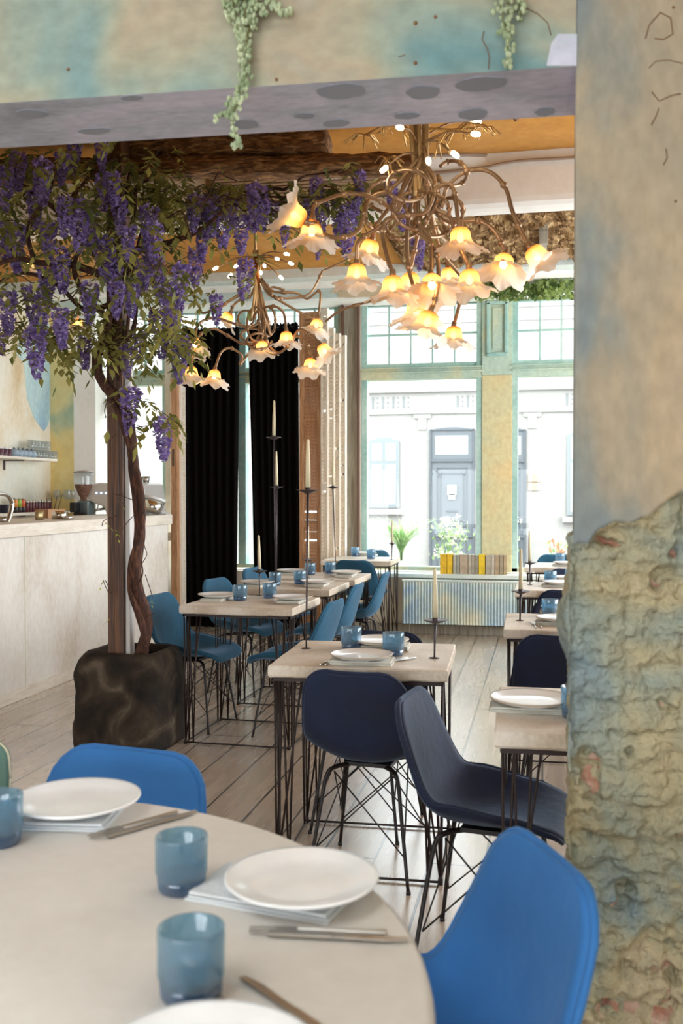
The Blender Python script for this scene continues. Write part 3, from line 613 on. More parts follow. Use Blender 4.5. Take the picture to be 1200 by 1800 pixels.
def bush(name, label, px, py, Y, w, h, n, mleaf, mflower, nf):
    p = aty(px, py, Y); h += p.z - 0.46; p.z = 0.46; o = thing(name, label, 'plant', p); mb = MB()
    for i in range(n):
        q = Vector((random.gauss(0, w * 0.45), random.gauss(0, 0.08), random.uniform(0, 1) ** 0.7 * h)); r = random.uniform(0.018, 0.035)
        R = Euler((random.uniform(0, 6), random.uniform(0, 6), random.uniform(0, 6))).to_matrix()
        mb.add([q + R @ Vector(v) * r for v in ((-1, 0, 0), (0, -0.55, 0.1), (1, 0, 0), (0, 0.55, 0.1))], [(0, 1, 2, 3)])
    for i in range(10): mb.tube([(random.gauss(0, 0.03), 0, -0.02), (random.gauss(0, w * 0.4), random.gauss(0, 0.05), h * random.uniform(0.6, 0.95))], 0.004, 5)
    mb.build('foliage', mleaf, o)['kind'] = 'stuff'
    mb = MB()
    for i in range(nf):
        c = Vector((random.gauss(0, w * 0.4), random.gauss(0, 0.06) - 0.03, h * random.uniform(0.35, 1.05)))
        for k in range(9):
            q = c + Vector((random.gauss(0, 0.02), random.gauss(0, 0.02), random.gauss(0, 0.014))); R = Euler((random.uniform(0, 6), random.uniform(0, 6), 0)).to_matrix()
            mb.add([q + R @ Vector(v) * 0.013 for v in ((-1, 0, 0), (0, -1, 0), (1, 0, 0), (0, 1, 0))], [(0, 1, 2, 3)])
    mb.build('blossoms', mflower, o)['kind'] = 'stuff'
bush('flower_bush', 'white flowering plant outside in front of the grey street door', 790, 985, 10.5, 0.22, 0.45, 220, M['outer_leaf'], M['white_flower'], 28)
bush('flower_bush', 'pale flowering plant outside, just right of the ochre pillar', 888, 985, 10.5, 0.16, 0.40, 150, M['outer_leaf'], M['white_flower'], 16)
bush('flower_bush', 'low plant with orange blooms outside the right window', 975, 985, 10.5, 0.14, 0.20, 90, M['outer_leaf'], mat('orange_bloom', 'd8956a', 0.8), 8)
# ================================================================ FURNITURE
PROF = [(0.225, 0.418), (0.215, 0.438), (0.19, 0.448), (0.12, 0.446), (0.04, 0.438), (-0.04, 0.434), (-0.11, 0.442), (-0.158, 0.465), (-0.188, 0.50), (-0.208, 0.552), (-0.224, 0.615), (-0.240, 0.680), (-0.254, 0.733), (-0.262, 0.762), (-0.27, 0.782)]
WID = [0.185, 0.192, 0.198, 0.208, 0.216, 0.222, 0.225, 0.225, 0.221, 0.216, 0.206, 0.194, 0.182, 0.175, 0.172]
_pp = spline([(0, a, b) for a, b in PROF], 6)
_len = [0.0]
for a, b in zip(_pp, _pp[1:]): _len.append(_len[-1] + (b - a).length)
def shell_at(s):
    """s: distance along the middle of the shell, from the seat lip to the top of the back"""
    s = max(0.0, min(_len[-1], s)); i = max(k for k in range(len(_len)) if _len[k] <= s + 1e-9); i = min(i, len(_pp) - 2)
    t = (s - _len[i]) / (_len[i + 1] - _len[i]); p = _pp[i].lerp(_pp[i + 1], t)
    tg = (_pp[min(i + 2, len(_pp) - 1)] - _pp[max(i - 1, 0)]).normalized(); nrm = Vector((0, tg.z, -tg.y))     # towards the sitter
    if nrm.y < 0 and nrm.z < 0: nrm = -nrm
    k = i / 6; j = int(k); f = min(1, k - j + t / 6); w = WID[min(j, 14)] * (1 - f) + WID[min(j + 1, 14)] * f
    return p, nrm, w
SL = _len[-1]
def shell_pt(s, v):
    p, n, w = shell_at(s); r = 0.075
    d = min(s, SL - s)
    if d < r: w = w - r + sqrt(max(0, r * r - (r - d) ** 2))
    hip = math.exp(-((s - 0.42 * SL) / (0.22 * SL)) ** 2)
    curl = (0.028 + 0.055 * hip) * abs(v) ** 2.4
    if s < 0.12: curl *= s / 0.12
    if s > SL - 0.2: curl *= 0.25 + 0.75 * (SL - s) / 0.2
    return Vector((v * w, p.y, p.z)) + n * curl
def make_chair(vm):
    t = thing('shell_chair', '', 'chair')
    ss = [0, 0.006, 0.018, 0.035, 0.06, 0.09] + [0.09 + (SL - 0.18) * k / 20 for k in range(1, 20)] + [SL - 0.09, SL - 0.06, SL - 0.035, SL - 0.018, SL - 0.006, SL]
    mb = MB(); nv = 14; n = len(ss)
    vs = [shell_pt(s, -1 + 2 * j / nv) for s in ss for j in range(nv + 1)]
    mb.add(vs, [(i * (nv + 1) + j, i * (nv + 1) + j + 1, (i + 1) * (nv + 1) + j + 1, (i + 1) * (nv + 1) + j) for i in range(n - 1) for j in range(nv)])
    o = mb.build('shell', vm, t); md = o.modifiers.new('solid', 'SOLIDIFY'); md.thickness = 0.028; md.offset = 0; md.use_even_offset = False
    md = o.modifiers.new('round', 'SUBSURF'); md.levels = 1; md.render_levels = 1
    rim = [shell_pt(s, -1) for s in ss] + [shell_pt(SL, -1 + 2 * j / nv) for j in range(1, nv)] + [shell_pt(s, 1) for s in ss[::-1]] + [shell_pt(0, 1 - 2 * j / nv) for j in range(1, nv + 1)]
    mb = MB(); mb.tube(rim, 0.007, 8); mb.build('piping', vm, t)
    tops = {}
    for sx in (-1, 1):
        for sy in (-1, 1):
            pts = spline([(sx * 0.07, sy * 0.06 - 0.01, 0.405), (sx * 0.11, sy * 0.105 - 0.01, 0.403), (sx * 0.135, sy * 0.135 - 0.01, 0.375), (sx * 0.155, sy * 0.158 - 0.01, 0.24), (sx * 0.188, sy * 0.192 - 0.01, 0.0)], 5)
            mb = MB(); mb.tube(pts, [0.0095 - 0.003 * k / len(pts) for k in range(len(pts))], 8); mb.lathe([(0, 0), (0.009, 0), (0.009, 0.012), (0, 0.014)], pts[-1], 8); mb.build('leg', M['black_metal'], t)
            tops[sx, sy] = lambda f, P=pts: P[5].lerp(P[-1], f)
    mb = MB(); mb.b(-0.09, 0.09, -0.08, 0.06, 0.402, 0.416); mb.build('mounting_plate', M['black_metal'], t)
    mb = MB(); L4 = [(-1, -1), (1, -1), (1, 1), (-1, 1)]
    for i in range(4):
        a, b = tops[L4[i]], tops[L4[(i + 1) % 4]]
        for f0, f1 in ((0.04, 0.70),):
            mb.tube([a(f0), b(f1)], 0.0028, 6); mb.tube([b(f0), a(f1)], 0.0028, 6)
    mb.build('wire_bracing', M['black_metal'], t)
    return t
protos = {k: make_chair(M[k]) for k in ('velvet', 'velvet_teal_dim', 'velvet_backlit')}
_used = set()
def place(kind, x, y, face, label, group=None):
    """face: compass of the sitter's gaze, degrees from +X towards +Y"""
    rz = radians(face - 90)
    if kind in _used: c = dup(protos[kind], (x, y, 0), rz, label)
    else: c = protos[kind]; _used.add(kind); c.location = (x, y, 0); c.rotation_euler = (0, 0, rz); c['label'] = label
    if group: c['group'] = group
    return c
def chair_by_back(kind, px, py, face, label, zt=0.768, group='blue velvet shell chairs'):
    p = atz(px, py, zt); f = Vector((cos(radians(face)), sin(radians(face)), 0))
    q = p + f * 0.262
    c = place(kind, q.x, q.y, face, label, group); c.scale = (0.975,) * 3; return c
chair_by_back('velvet_teal_dim', 276, 1044, -8, 'teal shell chair nearest the stone planter, left of the nearest left-row table')
chair_by_back('velvet_teal_dim', 376, 1017, -14, 'teal shell chair left of the middle table of the left row')
chair_by_back('velvet_teal_dim', 441, 998, -12, 'teal shell chair farthest up the left side of the left row, by the black curtain')
chair_by_back('velvet_teal_dim', 592, 1055, 174, 'blue shell chair right of the nearest left-row table, nearest of three parallel backs')
chair_by_back('velvet_teal_dim', 632, 1026, 178, 'blue-teal shell chair right of the middle left-row table, middle of three backs')
chair_by_back('velvet_teal_dim', 680, 1006, 180, 'teal shell chair right of the left row, farthest of three parallel backs')
chair_by_back('velvet_teal_dim', 621, 985, 84, 'dark teal shell chair with its back to us before the table by the window')
chair_by_back('velvet_teal_dim', 655, 967, 268, 'teal shell chair against the window, facing us beyond the farthest left table')
chair_by_back('velvet_backlit', 618, 1181, 84, 'backlit blue shell chair with its broad back to us, in front of the centre table')
chair_by_back('velvet_backlit', 678, 1110, 262, 'shaded blue shell chair facing us behind the centre table')
chair_by_back('velvet_backlit', 716, 1218, -8, 'shaded blue shell chair in side view, between centre table and the near right table')
chair_by_back('velvet_backlit', 985, 1118, 88, 'black-looking shell chair seen from behind, between the two nearer right-row tables')
chair_by_back('velvet_backlit', 992, 1053, 270, 'dark shell chair facing us just beyond the right-row table with the tall plate candle')
chair_by_back('velvet_backlit', 998, 1038, 90, 'dark shell chair with its back to us before the third right-row table')
chair_by_back('velvet_backlit', 1003, 1000, 270, 'shell chair with bright rim beyond the third right-row table')
chair_by_back('velvet_teal_dim', 978, 975, 270, 'teal shell chair behind the farthest right table under the window')
chair_by_back('velvet', 232, 1331, 262, 'blue shell chair facing us behind the round table').scale = (1.06, 1.0, 1.0)
chair_by_back('velvet', 968, 1520, 205, 'large blue shell chair in the right foreground beside the brick pier').scale = (1.05, 1.0, 1.0)

# ---------------------------------------------------------------- tables
def make_table(w, d, rods=4):
    t = thing('wire_leg_table', '', 'table'); T = 0.76; th = 0.042
    mb = MB(); nx, ny = 24, 20
    def wob(x, y): return 0.0025 * noise.noise(Vector((x * 14, y * 14, 5)))
    pts = [(-w / 2 + w * k / nx, -d / 2) for k in range(nx)] + [(w / 2, -d / 2 + d * k / ny) for k in range(ny)] + [(w / 2 - w * k / nx, d / 2) for k in range(nx)] + [(-w / 2, d / 2 - d * k / ny) for k in range(ny)]
    n = len(pts); e = 0.004; rings = [(T - th, -0.004), (T - th + 0.006, 0), (T - e, 0), (T, -e)]
    vs = []
    for z, off in rings:
        for x, y in pts:
            sx = (1 if x > 0 else -1) * (off + wob(x, y) * 1.2) if abs(abs(x) - w / 2) < 1e-6 else 0; sy = (1 if y > 0 else -1) * (off + wob(y, x) * 1.2) if abs(abs(y) - d / 2) < 1e-6 else 0
            vs.append((x + sx, y + sy, z + (0.004 * noise.noise(Vector((x * 18, y * 18, 1))) if z < T - th + 0.001 else 0)))
    fs = [(k * n + i, k * n + (i + 1) % n, (k + 1) * n + (i + 1) % n, (k + 1) * n + i) for k in range(3) for i in range(n)] + [tuple(range(3 * n, 4 * n)), tuple(range(n))[::-1]]
    mb.add(vs, fs, 0, False); mb.build('tabletop', M['tabletop'], t)
    a, b = w / 2 - 0.02, d / 2 - 0.02; zt = T - th - 0.004
    mb = MB()
    for x0, y0, x1, y1 in ((-a, -b, a, -b), (a, -b, a, b), (a, b, -a, b), (-a, b, -a, -b)): mb.box(((x0 + x1) / 2, (y0 + y1) / 2, zt - 0.006), (abs(x1 - x0) + 0.012, abs(y1 - y0) + 0.012, 0.012))
    mb.build('top_frame', M['rod'], t)
    fa, fb = a - 0.005, b - 0.005; mb = MB(); z = 0.009
    for p0, p1 in (((-fa, -fb), (fa, -fb)), ((fa, -fb), (fa, fb)), ((fa, fb), (-fa, fb)), ((-fa, fb), (-fa, -fb))):
        mb.tube([(p0[0], p0[1], z), (p1[0], p1[1], z)], 0.0045, 6)
    mb.build('floor_frame', M['rod'], t)
    for sx in (-1, 1):
        for sy in (-1, 1):
            mb = MB(); f = Vector((sx * fa, sy * fb, 0.004))
            for ox, oy, spread in ((0, 0, ((0, 0), (0.03, 0), (0.10, 0.0))), (0.045, 0.0, ((0.03, 0), (0.075, 0.0))), (0.0, 0.05, ((0, 0.035), (0, 0.085)))):
                g = f + Vector((-sx * ox, -sy * oy, 0.002))
                for tx, ty in spread: mb.tube([g, (sx * (a - tx), sy * (b - ty), zt)], 0.0042, 6)
            mb.lathe([(0, 0), (0.009, 0), (0.009, 0.02), (0.005, 0.03)], (f.x, f.y, 0), 8)
            mb.build('leg', M['rod'], t)
    return t
tproto = make_table(0.64, 0.60)
TB = {}
TG = 'small wire-legged cafe tables'
def table_at(key, cx, cy, rz, label, first=[True]):
    if first[0]: t = tproto; t.location = (cx, cy, 0); t.rotation_euler = (0, 0, radians(rz)); t['label'] = label; t['group'] = TG; first[0] = False
    else: t = dup(tproto, (cx, cy, 0), radians(rz), label, TG)
    TB[key] = t; return t
table_at('centre', -0.655, 3.635, 2.4, 'limewashed square table in the centre, with tall candles on both sides')
table_at('left1', -1.615, 5.265, -1.5, 'nearest square table of the left row, beside the post and planter')
p = atz(580, 1037.5, .76); table_at('left2', p.x - 0.32, p.y + 0.30, -1, 'middle square table of the left row')
p = atz(625, 1020, .76); table_at('left3', p.x - 0.32, p.y + 0.30, -1, 'third square table of the left row, before the pine shutter')
p = atz(559, 985, .76); q = atz(691, 987, .76); table_at('window', (p.x + q.x) / 2, (p.y + q.y) / 2 + 0.30, 0, 'square table by the left edge of the big window')
table_at('right1', -0.128 + 0.32, 2.535 + 0.29, 1.2, 'nearest right-row table, half hidden behind the brick pier')
p = atz(882.7, 1105, .76); table_at('right2', p.x + 0.32, p.y + 0.29, 1, 'second right-row table, holding the candle with dark thick stem')
p = atz(898, 1037, .76); table_at('right3', p.x + 0.34, p.y + 0.29, 0, 'third right-row table, in front of the radiator')
p = atz(922, 997, .76); table_at('right4', p.x + 0.32, p.y + 0.29, 0, 'farthest right-row table, under the right window')
# round table in the foreground
t = thing('round_table', 'large round plaster-topped table in the left foreground', 'table', (-0.879, 1.051, 0))
mb = MB(); R_ = 0.761; mb.lathe([(0, 0.722), (R_ - 0.02, 0.722), (R_ - 0.003, 0.730), (R_, 0.742), (R_ - 0.003, 0.754), (R_ - 0.012, 0.76), (0, 0.76)], seg=128); mb.build('tabletop', M['round_top'], t)
mb = MB(); mb.lathe([(0, 0.004), (0.28, 0.004), (0.28, 0.016), (0.05, 0.03), (0.035, 0.06), (0.035, 0.66), (0.16, 0.70), (0.16, 0.7215), (0, 0.7215)], seg=40); mb.build('pedestal', M['black_metal'], t)

# ---------------------------------------------------------------- table ware
def tumbler(r=0.041, h=0.087):
    t = thing('tumbler', '', 'glass'); mb = MB(); rr = r - 0.003
    mb.lathe([(r * 0.9, 0.016), (r, 0.03), (r * 1.01, h - 0.002), (r * 1.0, h), (rr * 0.98, h), (rr * 0.99, 0.03), (rr * 0.85, 0.022)], seg=32, wob=lambda j, q, r_, z: (r_ * (1 + 0.012 * noise.noise(Vector((cos(q), sin(q), z * 20)))), z))
    mb.build('wall', M['blue_glass'], t)
    mb = MB(); mb.lathe([(0, 0.0), (r * 0.82, 0.0), (r * 0.92, 0.006), (r * 0.94, 0.022), (rr * 0.84, 0.028), (rr * 0.4, 0.016), (0, 0.020)], seg=32, wob=lambda j, q, r_, z: (r_ * (1 + 0.03 * noise.noise(Vector((cos(q) * 3, sin(q) * 3, z * 60)))), z + (0.004 * noise.noise(Vector((cos(q) * 4, sin(q) * 4, j))) if j in (3, 4, 5) else 0)))
    mb.build('thick_base', M['blue_glass_base'], t)
    return t
gl = tumbler()
def make_plate(r=0.115, rim='plate_rim'):
    t = thing('plate', '', 'plate'); w = lambda j, q, r_, z: (r_ * (1 + 0.006 * noise.noise(Vector((cos(q) * 1.4, sin(q) * 1.4, 3)))), z)
    mb = MB(); mb.lathe([(0, 0.008), (r * 0.55, 0.008), (r * 0.80, 0.012), (r * 0.965, 0.0195), (r * 0.99, 0.0195), (r * 0.99, 0.017), (r * 0.80, 0.007), (r * 0.6, 0.0), (0, 0.0)], seg=48, wob=w); mb.build('dish', M['plate'], t)
    mb = MB(); mb.lathe([(r * 0.972, 0.0205), (r, 0.0205), (r * 1.004, 0.018), (r * 0.985, 0.0155)], seg=48, wob=w); mb.build('rim', M[rim], t)
    return t
pl = make_plate(); plw = make_plate(0.115, 'plate'); plw.name = 'plate_white_source'
def make_napkin(m):
    mb = MB()
    def sheet(z, dx, dy, w, d):
        def f(u, v): return ((u - 0.5) * w + dx, (v - 0.5) * d + dy, z + 0.0012 * noise.noise(Vector((u * 5, v * 5, z * 400))))
        mb.grid(f, 12, 8)
        mb.grid(lambda u, v: ((u - 0.5) * w + dx, (v - 0.5) * d + dy, z - 0.003), 12, 8)
        for y in (-0.5, 0.5):
            mb.add([((-0.5) * w + dx, y * d + dy, z - 0.003), (0.5 * w + dx, y * d + dy, z - 0.003), (0.5 * w + dx, y * d + dy, z + 0.0005), (-0.5 * w + dx, y * d + dy, z + 0.0005)], [(0, 1, 2, 3)])
        for x in (-0.5, 0.5):
            mb.add([(x * w + dx, -0.5 * d + dy, z - 0.003), (x * w + dx, 0.5 * d + dy, z - 0.003), (x * w + dx, 0.5 * d + dy, z + 0.0005), (x * w + dx, -0.5 * d + dy, z + 0.0005)], [(0, 1, 2, 3)])
    for k in range(4): sheet(0.0035 + k * 0.0038, 0.002 * (k % 2), 0.003 * (k % 3), 0.235 - 0.004 * k, 0.125)
    return mb.build('napkin', m)
nk = tag(make_napkin(M['napkin']), '', 'napkin'); nkg = tag(make_napkin(M['napkin_green']), '', 'napkin')
def make_fork():
    mb = MB(); mb.tube([(0, -0.095, 0.004), (0, -0.05, 0.005), (0, 0.03, 0.007)], [0.0042, 0.0032, 0.0022], 8)
    mb.box((0, 0.045, 0.006), (0.019, 0.03, 0.0016))
    for k in (-1, 0, 1): mb.box((k * 0.0075, 0.078, 0.006), (0.0035, 0.04, 0.0016))
    return mb.build('fork', M['steel'], bevel=0.0005)
def make_knife():
    mb = MB(); mb.box((0, -0.05, 0.005), (0.012, 0.09, 0.005)); vs = [(-0.006, -0.005, 0.005), (0.006, -0.005, 0.005), (0.008, 0.07, 0.005), (0.003, 0.10, 0.005), (-0.006, 0.10, 0.005)]
    mb.add([(x, y, z + s) for s in (-0.0012, 0.0012) for x, y, z in vs], [(0, 1, 2, 3, 4), (9, 8, 7, 6, 5)] + [(i, i + 5, (i + 1) % 5 + 5, (i + 1) % 5) for i in range(5)], 0, False)
    return mb.build('knife', M['steel'], bevel=0.0008)
fk = tag(make_fork(), '', 'fork'); kn = tag(make_knife(), '', 'knife')
_first = {}
def put(proto, px, py, z, rz, label, group, sc=None):
    p = atz(px, py, z); 
    if proto.name not in _first:
        _first[proto.name] = 1; o = proto; o.location = p; o.rotation_euler = (0, 0, radians(rz)); o['label'] = label; o['group'] = group
        if sc: o.scale = (sc,) * 3
        return o
    return dup(proto, p, radians(rz), label, group, sc)
TT = 0.7603
GG, PG, NG, CG = 'blue tumblers on the tables', 'stoneware plates on the tables', 'folded napkins on the tables', 'cutlery on the tables'
def setting(px, py, rz, where, nap=nk, dz=0.0155, nap_rz=None, sc=None, ndx=0, ndy=0, pl=pl):
    if nap is nkg: pl = plw
    """a plate (centre of its foot at px, py) on a folded napkin"""
    p = atz(px, py, TT); nz = radians(rz if nap_rz is None else nap_rz)
    lab = 'napkin under the plate ' + where
    if nap.name in _first: n = dup(nap, p + Vector((ndx, ndy, 0)), nz, lab, NG)
    else: _first[nap.name] = 1; n = nap; n.location = p + Vector((ndx, ndy, 0)); n.rotation_euler = (0, 0, nz); n['label'] = lab; n['group'] = NG
    q = p + Vector((0, 0, dz)); lab = 'round stoneware plate ' + where
    if pl.name in _first: o = dup(pl, q, radians(rz), lab, PG)
    else: _first[pl.name] = 1; o = pl; o.location = q; o['label'] = lab; o['group'] = PG
    if sc: o.scale = (sc, sc, 1)
# centre table
setting(635, 1165, 2, 'on the near side of the centre table')
setting(668, 1138, 2, 'on the far side of the centre table, behind the tumblers')
put(gl, 617, 1141, TT, 0, 'blue tumbler at left of the two on the centre table', GG); put(gl, 691, 1152, TT, 40, 'blue tumbler nearer the right end of the centre table', GG)
put(fk, 582, 1163, TT, -12, 'fork left of the near plate on the centre table, outer one', CG); put(fk, 592, 1163, TT, -14, 'fork left of the near plate on the centre table, inner one', CG)
put(kn, 682, 1163, TT, -38, 'knife right of the near plate on the centre table, inner one', CG); put(kn, 697, 1163, TT, -38, 'knife right of the near plate on the centre table, outer one', CG)
put(fk, 714, 1139, TT, 10, 'fork lying behind the right tumbler on the centre table', CG)
# left row
for k, (tab, g1, g2, p1, p2) in enumerate([('nearest left-row table', (422, 1055), (474, 1051), (383, 1054), (514, 1058)), ('middle left-row table', (483, 1029), (527, 1026), (452, 1030), (558, 1029)), ('third left-row table', (545, 1010), (580, 1008), (512, 1009), (608, 1012))]):
    put(gl, *g1, TT, 30 * k, 'blue tumbler on the %s, the left of two' % tab, GG); put(gl, *g2, TT, 50 * k, 'blue tumbler on the %s, the right of two' % tab, GG)
    setting(*p1, 88, 'at the left place of the ' + tab); setting(*p2, 92, 'at the right place of the ' + tab)
    put(kn, p2[0] - 16, p2[1] + 5, TT, 80, 'knife beside the right plate of the ' + tab, CG)
put(gl, 624, 978, TT, 0, 'pale tumbler on the window table, the left of two', GG); put(gl, 652, 982, TT, 0, 'pale tumbler on the window table, the right of two', GG)
setting(641, 977, 0, 'between the tumblers of the window table')
# right row
setting(933, 1246, 1, 'on the near right-row table beside the brick pier', ndy=-0.005, sc=1.02)
put(gl, 1012, 1262, TT, 0, 'deep blue tumbler cut off by the brick pier, nearest right-row table', GG)
setting(985, 1097, 3, 'on the near side of the second right-row table'); setting(990, 1078, 3, 'on the far side of the second right-row table')
put(gl, 966, 1084, TT, 0, 'blue tumbler on the second right-row table', GG)
put(fk, 939, 1100, TT, 5, 'fork on the second right-row table, the left one', CG); put(fk, 949, 1100, TT, 5, 'fork on the second right-row table, the right one', CG)
put(gl, 967, 1026, TT, 0, 'blue tumbler at left on the third right-row table', GG); put(gl, 1003, 1022, TT, 0, 'blue tumbler at the pier edge on the third right-row table', GG)
setting(984, 1031, 3, 'on the near side of the third right-row table'); setting(992, 1022, 3, 'on the far side of the third right-row table')
setting(996, 995, 3, 'on the farthest right-row table'); put(gl, 984, 990, TT, 0, 'pale tumbler on the farthest right-row table', GG)
# round table
RG = ' of the round table'
setting(134, 1432, 70, 'on the far side' + RG, nkg, nap_rz=8, ndx=-0.03, ndy=-0.035, sc=1.06)
setting(530, 1578, 20, 'on the right side' + RG, nkg, nap_rz=-10, ndx=-0.045, ndy=-0.005, sc=1.02)
setting(362, 1925, 60, 'at the bottom edge of the picture, round table', nkg, nap_rz=55, sc=1.05)
put(gl, 319, 1563, TT, 0, 'blue tumbler in the middle' + RG + ', the farther of two', GG, 0.98); put(gl, 336, 1752, TT, 70, 'large blue tumbler nearest to us on the round table', GG, 1.0)
put(gl, -2, 1482, TT, 20, 'blue tumbler at the left edge, cut off by the frame', GG)
put(fk, 238, 1452, TT, 148, 'fork right of the far plate' + RG, CG); put(kn, 268, 1452, TT, -34, 'knife right of the far plate' + RG, CG)
put(fk, 560, 1642, TT, 100, 'fork in front of the right plate' + RG, CG); put(kn, 590, 1652, TT, -84, 'knife in front of the right plate' + RG, CG)
put(fk, 400, 1790, TT, 40, 'fork beside the nearest plate' + RG, CG); put(kn, 510, 1780, TT, 52, 'knife beside the nearest plate' + RG, CG)

plw.name = 'plate'
p = atz(985, 1385, 0.0); y_ = 3.14; x_ = aty(985, 1320, y_).x; z_ = 0.62
pts = [(0, 0.085), (0.62, 0.085)] + [(0.62 - 0.62 * k / 48, 0.024 * abs((k % 4) - 2) / 2) for k in range(49)]
mb = MB(); mb.prism([(x - 0.02, z) for x, z in pts], -0.003, 0.003); tag(mb.build('scalloped_cloth', M['curtain'], loc=(x_, y_, z_)), 'black cloth with scalloped lower edge hanging beneath the nearest right-row table', 'cloth')
# ---------------------------------------------------------------- candle holders
def candle(bx, by, px, pyp, tipy, label, n=1, cup=0.045, stem=0.004, thick=None, table_z=0.76):
    """foot at (bx, by) on a table; drip plate seen at height pyp; candle tip at tipy"""
    b = atz(bx, by, table_z); zp = aty(px, pyp, b.y).z; zt = aty(px, tipy, b.y).z
    t = thing('candle_holder', label, 'candle holder', b, 0, 'tall iron candle holders'); h = zp - table_z
    dx = (aty(px, pyp, b.y).x - b.x)
    mb = MB(); mb.lathe([(0, 0), (0.02, 0), (0.02, 0.002), (0.004, 0.005)], seg=16); mb.build('foot', M['iron'], t)
    mb = MB(); mb.tube([(0, 0, 0.002), (dx * 0.5, 0, h * 0.5), (dx, 0, h)], [stem * 0.75, stem, stem * 1.35], 8); 
    if thick: mb.tube([(dx, 0, h * 0.25), (dx, 0, h)], [0.004, thick], 8)
    mb.build('stem', M['iron'], t)
    mb = MB(); mb.lathe([(0, -0.006), (0.010, -0.006), (cup * 0.6, 0.002), (cup, 0.008), (cup, 0.010), (cup * 0.55, 0.006), (0, 0.002)], (dx, 0, h), 24); mb.lathe([(0.0105, 0.002), (0.0125, 0.018), (0.011, 0.018)], (dx, 0, h), 16); mb.build('drip_plate', M['iron'], t)
    c = thing('taper_candle', 'cream taper candle in the ' + label.replace('iron candle holder', 'iron holder').replace('thin ', '').replace('tall ', '').replace('against the ', 'by '), 'candle', b + Vector((dx, 0, h + 0.004)), 0, 'cream taper candles')
    L_ = zt - zp; lean = random.uniform(-0.006, 0.004)
    mb = MB(); mb.tube([(0, 0, 0), (lean * 0.5, 0, L_ * 0.5), (lean, 0, L_ * 0.96), (lean, 0, L_ * 0.985)], [0.0105, 0.0095, 0.006, 0.003], 12); mb.build('wax', M['wax'], c)
    mb = MB(); mb.tube([(lean, 0, L_ * 0.97), (lean - 0.002, 0, L_ * 0.99), (lean - 0.006, 0, L_)], 0.0012, 5); mb.build('wick', M['black'], c)
    return t
candle(484, 1046, 481, 771, 704, 'tallest thin iron candle holder, against the black curtain on the left row')
candle(486, 1024, 486, 858, 793, 'thin iron candle holder close right of the tallest one, shorter')
candle(456, 1047, 456, 1006, 941, 'short iron candle holder on the nearest left-row table')
candle(538, 1140, 541, 865, 772, 'tall iron candle holder at the left of the centre table')
candle(540, 1016, 541, 986, 924, 'iron candle holder on the third left-row table, before the pine shutter', stem=0.006)
candle(590, 1007, 585, 858, 803, 'thin iron candle holder in front of the white shutter louvres')
candle(688, 984, 689, 957, 915, 'thin iron candle holder before the green grassy plant', cup=0.03)
candle(763, 1157, 765, 1094, 1000, 'iron candle holder at the right of the centre table')
candle(913.5, 1091, 915, 1042, 965, 'iron candle holder on the second right-row table', stem=0.005)
candle(931, 1028, 931, 991, 934, 'iron candle holder on the third right-row table')
# ================================================================ CURTAINS, SHUTTERS, RADIATOR, BOOKS
def curtain(x0t, x1t, x0b, x1b, ztop, label):
    mb = MB(); y0 = 9.30
    def f(u, v):
        x = (x0t + (x1t - x0t) * u) * v + (x0b + (x1b - x0b) * u) * (1 - v)
        fold = 0.028 * sin(u * 2 * pi * 7 + 0.8 * sin(v * 3)) * (0.6 + 0.4 * v)
        z = 0.015 + v * (ztop - 0.015)
        if v > 0.985: z += 0.022 * abs(sin(u * 2 * pi * 6.5)) * (v - 0.985) / 0.015
        return (x, y0 + fold, z)
    mb.grid(f, 110, 60); o = mb.build('curtain', M['curtain']); md = o.modifiers.new('solid', 'SOLIDIFY'); md.thickness = 0.004
    return tag(o, label, 'curtain', 'black curtains')
Yc = 9.3
X = lambda px: aty(px, 800, Yc).x
zt_ = aty(400, 578, Yc).z
curtain(X(319), X(421), X(326), X(414), zt_, 'wide black curtain left of the green window post'); curtain(X(436), X(524), X(448), X(526), zt_ + 0.02, 'black curtain right of the green window post, beside the pine shutter')
mb = MB(); mb.tube([(X(316), Yc, zt_ - 0.01), (X(526), Yc, zt_ + 0.0)], 0.008, 10)
for k in range(15):
    x = X(322 + k * 14); q = [(x + 0.02 * cos(a), Yc + 0.006, zt_ - 0.008 + 0.02 * sin(a)) for a in [2 * pi * i / 12 for i in range(13)]]; mb.tube(q, 0.004, 5)
tag(recenter(mb.build('curtain_rod', M['black'])), 'thin black curtain rod with rings across the curtained window', 'curtain rod')
